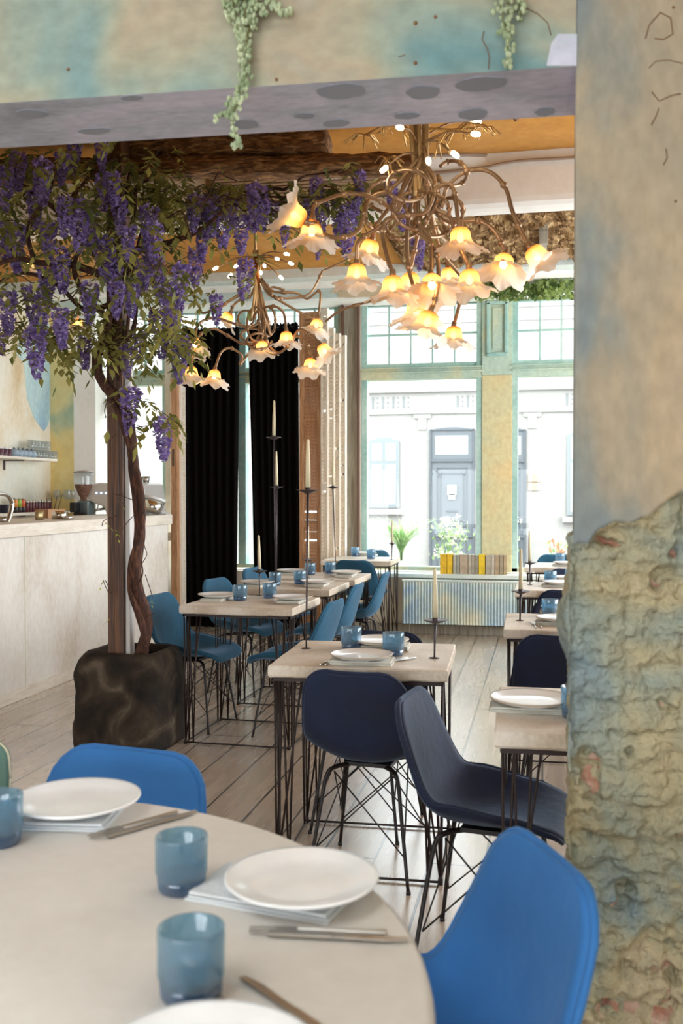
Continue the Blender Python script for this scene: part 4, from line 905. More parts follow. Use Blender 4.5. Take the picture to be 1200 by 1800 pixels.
def shutter_leaf(x0, y0, x1, y1, z0, z1, m, rails, parent, name='shutter_panel'):
    """one louvred leaf from (x0, y0) to (x1, y1)"""
    L_ = hypot(x1 - x0, y1 - y0); a = atan2(y1 - y0, x1 - x0); R = Matrix.Rotation(a, 3, 'Z'); o0 = Vector((x0, y0, 0)); mb = MB()
    def bx(u0, u1, w0, w1, c0, c1, tilt=0):
        c = Vector(((u0 + u1) / 2, (w0 + w1) / 2, (c0 + c1) / 2)); rot = R @ Matrix.Rotation(tilt, 3, 'X'); mb.box(o0 + R @ c, (u1 - u0, w1 - w0, c1 - c0), rot=rot)
    s = min(0.05, L_ * 0.24); T = 0.03
    bx(0, s, -T / 2, T / 2, z0, z1); bx(L_ - s, L_, -T / 2, T / 2, z0, z1); bx(s, L_ - s, -T / 2, T / 2, z0, z0 + 0.09); bx(s, L_ - s, -T / 2, T / 2, z1 - 0.07, z1)
    zs = [z0 + 0.09] + [z0 + (z1 - z0) * r for r in rails] + [z1 - 0.07]
    for r in rails: bx(s, L_ - s, -T / 2, T / 2, z0 + (z1 - z0) * r - 0.035, z0 + (z1 - z0) * r + 0.035)
    z = z0 + 0.11
    while z < z1 - 0.08:
        if all(abs(z - q) > 0.045 for q in zs[1:-1]): bx(s - 0.004, L_ - s + 0.004, -0.024, 0.024, z - 0.0035, z + 0.0035, 0.85)
        z += 0.034
    return mb.build(name, m, parent, bevel=0.002)
def P(px, Y): return aty(px, 800, Y).x
zs1, zs2, zs3, zs4 = aty(545, 548, 9.2).z, aty(575, 540, 9.1).z, aty(590, 572, 9.0).z, aty(600, 580, 8.95).z
t = thing('folding_shutter', 'folding louvred shutter right of the curtains, brown leaf and pale slatted leaves', 'shutter', (P(566, 9.2), 9.2, 0))
def loc(o): o.location = -t.location; return o
loc(shutter_leaf(P(525, 9.2), 9.24, P(566, 9.2), 9.2, 0.02, zs1, M['shutter_brown'], [0.30, 0.36], t))
loc(shutter_leaf(P(566, 9.2), 9.17, P(577, 9.14), 9.14, 0.02, zs2, M['shutter_white'], [0.2, 0.45, 0.7], t))
loc(shutter_leaf(P(577, 9.2) + 0.004, 9.17, P(588, 9.14), 9.14, 0.02, zs3, M['shutter_white'], [0.25, 0.5, 0.72], t))
loc(shutter_leaf(P(588, 9.2) + 0.004, 9.17, P(598, 9.14), 9.14, 0.02, zs4, M['shutter_white'], [0.3, 0.6], t))
loc(shutter_leaf(P(598, 9.2) + 0.004, 9.17, P(608, 9.14), 9.14, 0.02, zs4 - 0.02, M['shutter_white'], [0.2, 0.55, 0.8], t))
zl = aty(310, 668, 9.1).z
t = thing('folding_shutter', 'narrow folded shutter with brown edge left of the black curtains', 'shutter', (P(310, 9.1), 9.1, 0))
mb = MB(); mb.b(P(303, 9.1), P(314, 9.1), 9.05, 9.13, 0.02, zl); loc(mb.build('edge_board', M['shutter_brown'], t, bevel=0.003))
mb = MB(); mb.b(P(307, 9.1), P(309, 9.1), 9.04, 9.052, aty(308, 820, 9.1).z, aty(308, 790, 9.1).z); loc(mb.build('latch', M['iron'], t))
loc(shutter_leaf(P(315, 9.1), 9.12, P(325, 9.3), 9.28, 0.02, zl - 0.05, M['shutter_white'], [0.35], t))
# radiator
x0, x1 = P(708, 9.25), P(945, 9.25)
t = thing('radiator', 'long ribbed radiator painted in ochre and blue under the window sill', 'radiator', ((x0 + x1) / 2, 9.3, 0)); w = x1 - x0
z0, z1 = 0.115, 0.525
def rf(u, v): return (-w / 2 + u * w, -0.075 + 0.010 * (0.5 + 0.5 * math.tanh(3 * cos(u * 2 * pi * 44))) * min(1, min(v, 1 - v) * 14), z0 + v * (z1 - z0))
mb = MB(); mb.grid(rf, 352, 14); mb.b(-w / 2, w / 2, -0.062, 0.02, z0 + 0.005, z1 - 0.005); mb.build('ribbed_panel', M['radiator'], t)
mb = MB(); mb.b(-w / 2 - 0.006, w / 2 + 0.006, -0.08, 0.03, z1 - 0.006, z1 + 0.012); mb.build('top_grille', M['blue_plaster'], t, bevel=0.003)
mb = MB(); mb.tube([(-w / 2 + 0.06, -0.02, 0.0), (-w / 2 + 0.06, -0.02, z0 + 0.02)], 0.01, 8); mb.tube([(w / 2 - 0.1, -0.02, 0.0), (w / 2 - 0.1, -0.02, z0 + 0.02)], 0.01, 8); mb.build('pipe', M['grey_wood'], t)
p = atz(866, 1116, 0.0); mb = MB(); mb.box((0, 0, 0.03), (0.13, 0.05, 0.06)); mb.box((0, -0.027, 0.03), (0.11, 0.006, 0.045))
tag(mb.build('floor_box', M['black'], bevel=0.005, loc=p), 'small black box on the floor in front of the skirting under the radiator', 'box')
# thirteen books on the sill
bks = [(773, 785, 'e8b92e', 'golden yellow', 0.97), (785.5, 795, 'f0c22c', 'golden yellow', 0.98), (796, 802, 'b9b6a2', 'thin grey-green', 0.94), (802.3, 807, 'a8a698', 'very thin grey', 0.94), (807.5, 822, 'b8a58c', 'wide brown-beige', 0.96), (822.5, 828, 'c2b7a2', 'thin pale beige', 0.95), (828, 834, 'a99d8a', 'thin grey-brown', 0.95), (834.3, 840.5, '9b9282', 'narrow dark grey-beige', 0.93), (841, 852, 'ecc62e', 'yellow', 0.98), (853, 863, 'b3a894', 'beige', 0.95), (863.4, 869, 'c8bca8', 'thin cream', 0.96), (869.5, 877, 'b79f7f', 'light brown', 0.95), (877.5, 884, 'a8977d', 'brown-grey', 0.96), (884.5, 890.5, 'bba27e', 'tan', 0.96)]
names = ['leftmost on the sill', 'second from left on the sill', 'just right of the two yellow books', 'left of the wide brown one', 'between thin grey ones', 'right of the wide brown one', 'second right of the wide brown one', 'touching the lone yellow book from the left', 'alone among beige ones on the sill', 'touching the lone yellow book from the right', 'second right of the lone yellow book', 'third from the right end', 'second from the right end', 'at the right end of the row']
YB_ = 9.36; zb = ZS - 0.012
for (a, b, col, adj, hh), nm in zip(bks, names):
    xa, xb = aty(a, 990, YB_).x, aty(b, 990, YB_).x; h = 0.198 * hh; w = xb - xa - 0.001; d = 0.13
    t = thing('book', adj + ' book, ' + nm, 'book', ((xa + xb) / 2, YB_ + d / 2, zb), 0, 'old books on the window sill')
    cm = mat('book_cloth_' + col, col, 0.75, var=(25, ''.join('%02x' % max(0, int(int(col[i:i + 2], 16) * 0.86)) for i in (0, 2, 4))))
    mb = MB(); mb.box((0, -d / 2 + 0.002, h / 2), (w, 0.004, h)); mb.box((-w / 2 + 0.0012, 0, h / 2), (0.0024, d, h)); mb.box((w / 2 - 0.0012, 0, h / 2), (0.0024, d, h)); mb.build('cover', cm, t, bevel=0.001)
    mb = MB(); mb.box((0, 0.003, h / 2), (w - 0.005, d - 0.008, h - 0.008)); mb.build('pages', M['plate'], t)
    if random.random() < 0.6 and 'yellow' not in adj:
        mb = MB(); mb.box((0, -d / 2 - 0.0006, h * 0.78), (w * 0.6, 0.0012, 0.002)); mb.box((0, -d / 2 - 0.0006, h * 0.25), (w * 0.6, 0.0012, 0.002)); mb.build('spine_band', mat('band_brown', '6e5c48', 0.8), t)
mb = MB(); xa, xb = aty(700, 1003, 9.36).x, aty(905, 1003, 9.36).x
# ================================================================ POST, PLANTER, BEAMS, WISTERIA
YP = 4.86
pa, pb = aty(197.5, 1165, YP).x, aty(225, 1165, YP).x
mb = MB(); mb.b(pa, pb, YP - 0.055, YP + 0.055, 0.30, ZC - 0.01, 0)
t = tag(mb.build('wooden_post', M['post'], bevel=0.004), 'square dark oak post rising from the stone planter to the ceiling beam', 'post'); recenter(t)
t2 = t
mb = MB(); mb.b(pb - t2.location.x, pb - t2.location.x + 0.026, -0.03, 0.03, 0.0, 2.0); o = mb.build('cover_strip', mat('pale_conduit', 'c8c4c0', 0.6), t2, bevel=0.004); o['label'] = 'pale grey conduit down the right side of the post'
# planter: heavy, hand formed block with rounded edges and a hollow top
cx, cy = -2.225, 4.975; hw, hd, H_ = 0.255, 0.25, 0.52
mb = MB(); nq = 72; lv = [(1.0, 0), (1.015, 0.05), (1.0, 0.2), (0.985, 0.35), (0.965, 0.43), (0.93, 0.475), (0.87, 0.505), (0.80, 0.52), (0.70, 0.515), (0.64, 0.49), (0.60, 0.43), (0.0, 0.43)]
rows = []
dens = []
for (r0, z0_), (r1, z1_) in zip(lv, lv[1:]):
    k = max(1, int(abs(z1_ - z0_) / 0.02)); dens += [(r0 + (r1 - r0) * i / k, z0_ + (z1_ - z0_) * i / k) for i in range(k)]
dens.append(lv[-1]); vs = []
for r, z in dens:
    for i in range(nq):
        q = 2 * pi * i / nq; c, s = cos(q), sin(q); n = 5.5; rad = (abs(c) ** n + abs(s) ** n) ** (-1 / n)
        p = Vector((hw * rad * c * r, hd * rad * s * r, z)); k = 0.018 * noise.fractal(p * 5 + Vector((3, 1, 2)), 0.9, 2.1, 4) * (1 if z > 0.02 else 0.3)
        groove = -0.006 * math.exp(-((p.x + 0.12) / 0.008) ** 2) if s < -0.5 else (-0.006 * math.exp(-((p.y + 0.06) / 0.008) ** 2) if c > 0.5 else 0)
        d = Vector((c, s, 0.3 if r < 0.95 else 0)); vs.append(p + d * (k + groove if r > 0.3 else 0) if z > 0 else p)
n_ = len(dens); mb.add(vs, [(i * nq + k, i * nq + (k + 1) % nq, (i + 1) * nq + (k + 1) % nq, (i + 1) * nq + k) for i in range(n_ - 1) for k in range(nq)]); mb.f.append(tuple(range(nq))[::-1]); mb.mi.append(0); mb.sm.append(False)
t = thing('stone_planter', 'heavy dark stone-like planter block at the foot of the wooden post', 'planter', (cx, cy, 0), radians(-1)); mb.build('pot', M['planter'], t)
mb = MB(); mb.lathe([(0, 0.44), (0.17, 0.437), (0.19, 0.43)], seg=24, wob=lambda j, q, r, z: (r, z + 0.006 * noise.noise(Vector((cos(q) * 3, sin(q) * 3, j))))); mb.build('soil', M['soil'], t)
# rough beams
def log(name, label, a, b, h, d, seed, amp=0.16):
    a, b = Vector(a), Vector(b); L_ = (b - a).length; n = max(8, int(L_ / 0.03)); seg = 28; mb = MB(); vs = []
    tdir = (b - a).normalized(); side = Vector((-tdir.y, tdir.x, 0)).normalized()
    for i in range(n + 1):
        p = a + (b - a) * i / n + Vector((0, 0, 0.012 * noise.noise(Vector((i * 0.06, seed, 0)))))
        for k in range(seg):
            q = 2 * pi * k / seg; c, s = cos(q), sin(q); e = 3.2; rad = (abs(c) ** e + abs(s) ** e) ** (-1 / e)
            w = 1 + amp * noise.fractal(Vector((i * 0.14, c * 2.4 + seed, s * 2.4)), 0.5, 2.4, 6) - 0.10 * max(0, 1 - abs(noise.noise(Vector((i * 0.03, q * 1.5, seed + 5)))) * 14)
            vs.append(p + side * (c * rad * d * w) + Vector((0, 0, s * rad * h * w)))
    mb.add(vs, [(i * seg + k, i * seg + (k + 1) % seg, (i + 1) * seg + (k + 1) % seg, (i + 1) * seg + k) for i in range(n) for k in range(seg)] + [tuple(range(seg))[::-1], tuple(n * seg + k for k in range(seg))])
    c = (a + b) / 2; o = mb.build(name, M['beam']); o.data.transform(Matrix.Translation(-c)); o.location = c
    return tag(o, label, 'beam')
def ay(px, py, Y): return aty(px, py, Y)
pL, pR = ay(10, 300, 4.98), ay(742, 290, 4.98)
log('rough_beam', 'long rough-hewn brown beam under the ceiling, running behind the big chandelier', pL, pR, 0.052, 0.075, 1.0, 0.22)
log('rough_beam', 'thicker dark beam end lying on top of the long rough beam', ay(195, 263, 5.0), ay(578, 258, 5.0), 0.062, 0.085, 9.0, 0.2)

wist = thing('wisteria', 'purple flowering wisteria climbing the wooden post and spreading under the ceiling', 'climbing plant', (cx + 0.08, cy, 0.44))
def wobj(name, mb, m, kind=None):
    o = mb.build(name, m, wist); o.location = -wist.location
    if kind: o['kind'] = kind
    return o
def path(pts, Y0, Y1=None, wob=0.03):
    n = len(pts); Y1 = Y0 if Y1 is None else Y1
    return spline([aty(x, y, Y0 + (Y1 - Y0) * i / max(1, n - 1) + wob * noise.noise(Vector((i * 1.7, x * 0.01, y * 0.01)))) for i, (x, y) in enumerate(pts)], 6)
trunk = path([(236, 1172), (250, 1140), (258, 1110), (254, 1075), (243, 1040), (239, 1000), (243, 960), (246, 925), (243, 885), (238, 845), (233, 800), (230, 760), (222, 725), (205, 700), (186, 682), (173, 655), (170, 630), (178, 605), (186, 585), (190, 560), (200, 535), (205, 500)], 4.84, 4.74)
n = len(trunk); mb = MB(); mb.tube(trunk, [0.033 - 0.011 * i / n for i in range(n)], 14, bump=0.25)
tw = [p + Vector((0.034 * cos(i * 0.13), -0.028 * abs(sin(i * 0.11)) - 0.004, 0)) for i, p in enumerate(trunk[:int(n * 0.62)])]; mb.tube(tw, [0.021 - 0.007 * i / len(tw) for i in range(len(tw))], 10, bump=0.2)
wobj('trunk', mb, M['vine'])
br = [([(236, 1040), (250, 1010), (248, 985)], 4.8, 4.78, .006), ([(222, 730), (208, 690), (214, 640), (220, 600), (226, 560), (232, 500), (240, 440), (250, 400)], 4.82, 4.8, .014),
      ([(205, 500), (212, 440), (235, 385), (240, 330), (262, 316)], 4.7, 4.8, .016), ([(205, 500), (170, 480), (120, 465), (70, 462), (30, 455), (-20, 470)], 4.7, 4.2, .022), ([(205, 500), (160, 440), (110, 380), (60, 340), (0, 300)], 4.7, 4.4, .018),
      ([(205, 530), (150, 545), (100, 500), (40, 480), (-10, 500)], 4.72, 4.9, .016), ([(250, 400), (300, 405), (345, 395), (380, 375), (430, 345), (480, 332), (500, 333), (520, 320), (535, 310), (560, 306), (600, 300)], 4.8, 4.85, .012), ([(235, 440), (280, 430), (330, 415), (370, 390), (400, 360)], 4.8, 4.6, .017),
      ([(420, 335), (470, 345), (520, 347), (570, 345), (600, 350)], 4.75, 4.7, .006), ([(226, 600), (238, 560), (243, 520), (262, 470), (290, 440)], 4.76, 4.6, .010), ([(243, 640), (247, 620), (238, 590), (240, 560)], 4.75, 4.75, .006),
      ([(100, 380), (140, 330), (180, 290), (220, 275)], 4.5, 4.85, .012), ([(60, 462), (50, 400), (90, 330), (100, 280)], 4.4, 4.3, .012), ([(205, 500), (230, 460), (215, 400), (225, 330), (230, 290)], 4.6, 4.7, .02), ([(190, 560), (150, 520), (130, 470), (150, 420)], 4.7, 4.4, .018)]
for pts, a, b, r in br:
    q = path(pts, a, b, 0.06); mb = MB(); mb.tube(q, [r * (1 - 0.55 * i / len(q)) for i in range(len(q))], 8, bump=0.2); wobj('branch', mb, M['vine'])
mb = MB()       # thin twigs, all of the small tendrils together
tw_ = [[(222, 715), (240, 708), (258, 706), (275, 718), (300, 735), (308, 742)], [(222, 755), (238, 752), (250, 750), (262, 748)], [(197, 770), (205, 762)], [(236, 880), (215, 872), (200, 868)], [(236, 905), (224, 918), (215, 930)], [(197, 1045), (190, 1030), (185, 1020)],
       [(255, 1010), (262, 1030), (268, 1050)], [(250, 990), (258, 975), (254, 960), (250, 940)], [(255, 1085), (262, 1082), (270, 1078)], [(186, 735), (184, 720), (190, 700)], [(205, 905), (183, 915), (179, 925)], [(170, 660), (178, 672), (195, 668)], [(181, 1020), (190, 1040), (200, 1045)]]
for pts in tw_: mb.tube(path(pts, 4.76, 4.74, 0.02), 0.0022, 5)
for i in range(70):
    x = random.uniform(-20, 330) if i < 40 else random.uniform(300, 640); y = random.uniform(265, 560) if x < 330 else random.uniform(315, 400); s = random.choice((-1, 1))
    mb.tube(path([(x, y), (x + s * 18, y + random.uniform(-14, 8)), (x + s * 34, y + random.uniform(-20, 20)), (x + s * 50, y + random.uniform(-16, 34))], random.uniform(4.2, 5.1), random.uniform(4.3, 5.0)), random.uniform(0.0016, 0.004), 5)
wobj('twigs', mb, M['vine'], 'stuff')
# racemes: hanging cones of small petals
def raceme_mesh(seed, L_=0.27, R_=0.050):
    rnd = random.Random(seed); mb = MB()
    for k in range(230):
        f = rnd.random() ** 0.9; z = -L_ * f; rad = R_ * (1 - f) ** 0.55 * (0.55 + 0.45 * min(1, f * 9 + 0.3)) * rnd.uniform(0.75, 1.1); a = rnd.uniform(0, 2 * pi)
        c = Vector((rad * cos(a), rad * sin(a), z)); s = (0.0185 - 0.007 * f) * rnd.uniform(0.8, 1.25); R = Euler((rnd.uniform(-0.9, 0.9), rnd.uniform(-0.6, 0.6), a + rnd.uniform(-0.7, 0.7))).to_matrix()
        mb.add([c + R @ Vector(v) * s for v in ((0, 0, -0.1), (0.5, -0.95, 0.35), (1.15, -0.55, 0.75), (1.25, 0, 0.45), (1.15, 0.55, 0.75), (0.5, 0.95, 0.35))], [(0, 1, 2, 3), (0, 3, 4, 5)])
        if k % 3 == 0: mb.add([c + R @ Vector(v) * s for v in ((0, -0.3, -0.2), (0.9, -0.45, -0.75), (1.2, 0, -0.5), (0.9, 0.45, -0.75), (0, 0.3, -0.2))], [(0, 1, 2, 3, 4)])
    mb.tube([(0, 0, 0.05), (0, 0, -L_ * 0.95)], 0.0018, 5)
    me = mb.build('flower_cluster', M['petal']); return me
rp = [raceme_mesh(s) for s in range(5)]
rac = [(32, 268, 60), (8, 300, 66), (75, 285, 70), (62, 335, 60), (133, 252, 48), (178, 250, 45), (118, 350, 60), (142, 355, 80), (158, 372, 60), (85, 392, 60), (25, 398, 72), (2, 390, 60), (105, 438, 70), (82, 465, 65), (78, 520, 50), (55, 505, 62), (178, 420, 68), (158, 500, 62), (104, 545, 62), (12, 515, 66), (-4, 556, 60), (60, 580, 75), (182, 308, 56), (197, 304, 52), (206, 498, 55), (231, 498, 55), (262, 366, 66), (272, 395, 60), (224, 398, 55), (250, 438, 66), (272, 455, 60), (318, 468, 62), (300, 498, 66), (292, 520, 50), (310, 536, 48), (357, 408, 45), (345, 438, 60), (343, 346, 56), (376, 345, 66), (397, 350, 78), (366, 370, 46), (380, 518, 46), (149, 596, 48), (152, 620, 26), (226, 608, 50), (246, 586, 46), (282, 548, 72), (322, 590, 62), (314, 612, 56), (228, 683, 70), (286, 735, 66), (424, 378, 60), (433, 458, 62), (452, 328, 72), (464, 352, 50), (484, 356, 46), (500, 400, 32), (556, 315, 50), (545, 352, 48), (562, 355, 52), (598, 358, 66), (612, 376, 66), (632, 303, 44), (624, 342, 46), (560, 428, 26), (688, 318, 46), (734, 422, 46), (711, 340, 60), (110, 270, 50), (210, 350, 55), (200, 440, 60)]
for i, (x, y, l) in enumerate(rac):
    Y = random.uniform(4.15, 4.7) if x < 330 else 4.70 + random.uniform(-0.1, 0.1)
    if y > 580 and x > 140: Y = 4.74
    p = aty(x, y, Y); s = (aty(x, y, Y) - aty(x, y + l * 1.15, Y)).length / 0.27
    o = rp[i] if i < 5 else rp[i % 5].copy()
    if i >= 5: C.objects.link(o)
    o.parent = wist; o.location = p - wist.location; o.rotation_euler = (random.uniform(-0.08, 0.08), random.uniform(-0.12, 0.12), random.uniform(0, 6.28)); o.scale = (min(1.1, s * 1.02),) * 2 + (s,)
# leaves: feathered, hanging
def leafset(cents, m, name, sz=1.0, per=9):
    mb = MB()
    for c in cents:
        a = random.uniform(0, 2 * pi); drop = random.uniform(0.3, 1.3); L_ = random.uniform(0.09, 0.17) * sz; d = Vector((cos(a), sin(a), 0)); sd = Vector((-sin(a), cos(a), 0)); last = c
        for k in range(per // 2 + 1):
            f = (k + 1) / (per // 2 + 1); q = c + d * L_ * f * 0.8 + Vector((0, 0, -drop * L_ * f * f))
            tl = (q - last).normalized()
            for s in ((-1, 1) if k < per // 2 else (0,)):
                u = (tl * 0.55 + sd * s * 0.85 + Vector((0, 0, random.uniform(-0.5, 0.1)))).normalized(); w = u.cross(Vector((random.uniform(-0.4, 0.4), random.uniform(-0.4, 0.4), 1))).normalized(); ll = random.uniform(0.045, 0.07) * sz; ww = ll * 0.22
                mb.add([q, q + u * ll * 0.45 + w * ww, q + u * ll, q + u * ll * 0.45 - w * ww], [(0, 1, 2, 3)])
            last = q
    return wobj(name, mb, m, 'stuff')
cents = []
for x, y, l in rac:
    for k in range(3 if x < 330 else 2):
        Y = random.uniform(4.15, 4.9) if x < 330 else random.uniform(4.6, 4.85); cents.append(aty(x + random.gauss(0, 16), y + random.gauss(-4, 18), Y))
for k in range(310): cents.append(aty(random.uniform(-60, 325), 262 + abs(random.gauss(0, 1)) * 115, random.uniform(4.4, 5.4)))
for x, y, l in rac[:60]: cents += [aty(x + random.gauss(0, 14), y + random.uniform(-12, 6), random.uniform(4.0, 4.25)) for _ in range(1 if x < 330 else 0)]
cents = [c for c in cents if c.z < 3.22]
for k in range(110): cents.append(aty(random.uniform(240, 640), 318 + abs(random.gauss(0, 26)), random.uniform(4.6, 4.85)))
for k in range(60): cents.append(aty(random.uniform(100, 340), random.uniform(540, 625), random.uniform(4.5, 4.85)))
for k in range(30): cents.append(aty(random.uniform(20, 110), random.uniform(560, 610), random.uniform(4.3, 4.85)))
for x, y in [(246, 700), (252, 705), (262, 740), (275, 742), (296, 742), (240, 745), (215, 660), (205, 640), (395, 480), (375, 470), (330, 560), (318, 570), (345, 590), (455, 470), (440, 450), (570, 380), (700, 360), (710, 330)]: cents.append(aty(x, y, 4.74))
leafset(cents, M['leaf'], 'foliage')
leafset([aty(x, y, 4.72) for x, y in [(186, 1018), (197, 1088), (262, 1056), (200, 930), (205, 880), (180, 918), (300, 255), (240, 285), (380, 290)]], M['leaf_fresh'], 'young_leaves', 0.35, 5)

# ================================================================ CHANDELIERS
M['shade'] = None
def shade_mat():
    m, nt, b = new_mat('amber_frosted_glass'); L = nt.links
    tc = N(nt, 'ShaderNodeTexCoord'); sx = N(nt, 'ShaderNodeSeparateXYZ'); L.new(tc.outputs['Generated'], sx.inputs[0])
    r = N(nt, 'ShaderNodeValToRGB'); L.new(sx.outputs['Z'], r.inputs[0]); e = r.color_ramp.elements
    e[0].position = 0.15; e[0].color = lin('fffaf2'); e[1].position = 0.98; e[1].color = lin('b9742a'); x = e.new(0.6); x.color = lin('f3cf9c')
    L.new(r.outputs[0], b.inputs['Base Color']); b.inputs['Roughness'].default_value = 0.35
    tr = N(nt, 'ShaderNodeBsdfTranslucent'); L.new(r.outputs[0], tr.inputs[0]); tp = N(nt, 'ShaderNodeBsdfTransparent'); L.new(r.outputs[0], tp.inputs[0])
    a = N(nt, 'ShaderNodeMixShader'); a.inputs[0].default_value = 0.12; L.new(tr.outputs[0], a.inputs[1]); L.new(tp.outputs[0], a.inputs[2])
    c = N(nt, 'ShaderNodeMixShader'); c.inputs[0].default_value = 0.72; L.new(b.outputs[0], c.inputs[1]); L.new(a.outputs[0], c.inputs[2])
    L.new(c.outputs[0], nt.nodes['Material Output'].inputs[0]); return m
M['shade'] = shade_mat()
M['stem_brass'] = mat('pale_stem_brass', 'c2a070', 0.45, 0.45)
def shade_mesh(seed, s=1.0):
    """lily-shaped shade, neck at the origin, mouth down -z; height about 0.11"""
    rnd = random.Random(seed); ph = rnd.uniform(0, 6); lob = 7; mb = MB(); seg = 56
    prof = [(0.012, 0.0), (0.025, -0.005), (0.034, -0.017), (0.037, -0.034), (0.039, -0.047), (0.048, -0.059), (0.062, -0.070), (0.078, -0.079), (0.094, -0.086)]
    def wob(j, q, r, z):
        k = max(0, (j - 4) / 4); c = cos(lob * q + ph); c2 = 0.3 * sin(3 * lob * q + ph * 2)
        return r * (1 + k * k * (0.10 * c + 0.12 * c2)), z - k * k * 0.009 * c + 0.010 * k * cos(2 * q + ph) + k * k * 0.012 * c2
    mb.lathe([(r * s, z * s) for r, z in prof], seg=seg, wob=lambda j, q, r, z: tuple(v for v in (lambda a, b: (a, b))(*wob(j, q, r / s, z / s))) and tuple(v * s for v in wob(j, q, r / s, z / s)))
    return mb
def chandelier(name, label, hub, arms, extra, m_arm, rad, sh, top_tubes, leds, loops):
    t = thing(name, label, 'chandelier', hub)
    def rel(o): o.location = -Vector(hub); return o
    for pts in top_tubes: 
        mb = MB(); mb.tube(spline(pts, 5), rad * 1.15, 8); rel(mb.build('stem', M['stem_brass'], t))
    sh_me = [shade_mesh(i, sh) for i in range(4)]; sh_o = []
    for i, (pts, dr) in enumerate(arms):
        q = spline(pts, 7); n = len(q); mb = MB(); mb.tube(q, [rad] * n, 8)
        for k in range(8, n - 4, 13): mb.tube([q[k - 1], q[k], q[k + 1]], [rad, rad * 1.75, rad], 8)
        d = Vector(dr).normalized(); e = q[-1]; mb.tube([e - d * 0.012, e + d * 0.02], [rad * 1.2, rad * 2.0], 10)
        a = rel(mb.build('arm', m_arm, t))
        R = d.to_track_quat('-Z', 'Y')
        if i < 4: o = sh_me[i].build('shade', M['shade'], a); sh_o.append(o)
        else: o = sh_o[i % 4].copy(); C.objects.link(o); o.parent = a
        o.location = e + d * 0.008; o.rotation_mode = 'QUATERNION'; o.rotation_quaternion = R
        o.name = 'shade'
        mb = MB(); mb.lathe([(0, -0.045 * sh), (0.010 * sh, -0.04 * sh), (0.014 * sh, -0.028 * sh), (0.010 * sh, -0.016 * sh), (0.006 * sh, -0.004 * sh)][::-1], seg=10); b = mb.build('bulb', M['bulb'], a); b.location = e + d * 0.02 * sh; b.rotation_mode = 'QUATERNION'; b.rotation_quaternion = R
    for pts in loops: 
        mb = MB(); q = spline(pts, 6); mb.tube(q, rad * 0.95, 8)
        for k in range(9, len(q) - 3, 14): mb.tube([q[k - 1], q[k], q[k + 1]], [rad, rad * 1.6, rad], 8)
        rel(mb.build('tendril', m_arm, t))
    for (a, b) in leds:
        mb = MB(); a, b = Vector(a), Vector(b); mid = (a + b) / 2 + Vector((0, 0, 0.02)); q = spline([a, mid, b], 4); mb.tube(q, rad * 0.55, 6)
        tw = rel(mb.build('twig', m_arm, t)); dd = (q[-1] - q[-2]).normalized()
        mb = MB(); mb.tube([b, b + dd * 0.012, b + dd * 0.028], [0.008, 0.009, 0.007], 10); mb.build('led', M['led'], tw)
    return t
def PX(x, y, Y): return tuple(aty(x, y, Y))
Y1 = 3.35
def A(pts, ys): return [PX(x, y, Y1 + (ys[0] + (ys[1] - ys[0]) * i / (len(pts) - 1))) for i, (x, y) in enumerate(pts)]
arms1 = [
 (A([(742, 270), (715, 345), (690, 365), (670, 355), (640, 342), (600, 342), (570, 352), (552, 362), (549, 383)], (0, -.25)), (-0.05, 0, -1)),
 (A([(738, 275), (690, 330), (655, 345), (640, 375), (630, 405), (600, 418), (570, 412), (555, 395), (540, 392)], (0, -.3)), (-0.75, -0.3, 0.45)),
 (A([(740, 280), (705, 360), (665, 400), (640, 415), (628, 430), (627, 460)], (0, .1)), (0, 0, -1)),
 (A([(740, 280), (765, 320), (750, 370), (715, 378), (680, 385), (672, 410), (680, 450), (690, 480)], (0, -.2)), (0, 0, -1)),
 (A([(735, 285), (700, 345), (672, 380), (660, 400), (655, 418)], (0, .3)), (-0.3, 0, -1)),
 (A([(740, 290), (728, 350), (735, 400), (728, 440), (721, 475)], (0, .15)), (0, 0, -1)),
 (A([(745, 290), (750, 380), (740, 410), (756, 430), (758, 465), (757, 482)], (0, -.15)), (0.15, -0.45, -1)),
 (A([(742, 290), (720, 370), (715, 430), (718, 470), (725, 500), (732, 523)], (0, -.1)), (0.0, -0.1, -1)),
 (A([(742, 290), (735, 380), (755, 420), (768, 450), (770, 490), (764, 530), (759, 543)], (0, -.2)), (-0.35, 0, -1)),
 (A([(745, 280), (770, 340), (750, 385), (765, 335), (790, 325), (800, 345), (804, 380), (808, 395)], (0, -.1)), (0.05, 0, -1)),
 (A([(745, 285), (760, 360), (790, 380), (800, 420), (812, 445), (824, 470)], (0, -.05)), (0.05, -0.1, -1)),
 (A([(748, 285), (770, 370), (800, 388), (840, 388), (868, 405), (882, 430), (888, 445)], (0, .0)), (-0.15, -0.35, -1)),
 (A([(745, 280), (775, 360), (785, 330), (820, 302), (860, 302), (888, 330), (900, 370), (915, 405), (930, 432)], (0, -.05)), (0.55, 0, -0.8)),
 (A([(742, 290), (765, 400), (785, 430), (787, 467)], (0.1, .9)), (0.1, 0, -1)),
 (A([(742, 290), (770, 430), (812, 490), (808, 530), (798, 570)], (0.1, .6)), (-0.05, 0, -1)),
]
def loop(cx_, cy_, rx, ry, y, a0=0, a1=6.6, n=14): return [PX(cx_ + rx * cos(a0 + (a1 - a0) * k / n), cy_ + ry * sin(a0 + (a1 - a0) * k / n), Y1 + y + 0.06 * sin(k * 0.9)) for k in range(n + 1)]
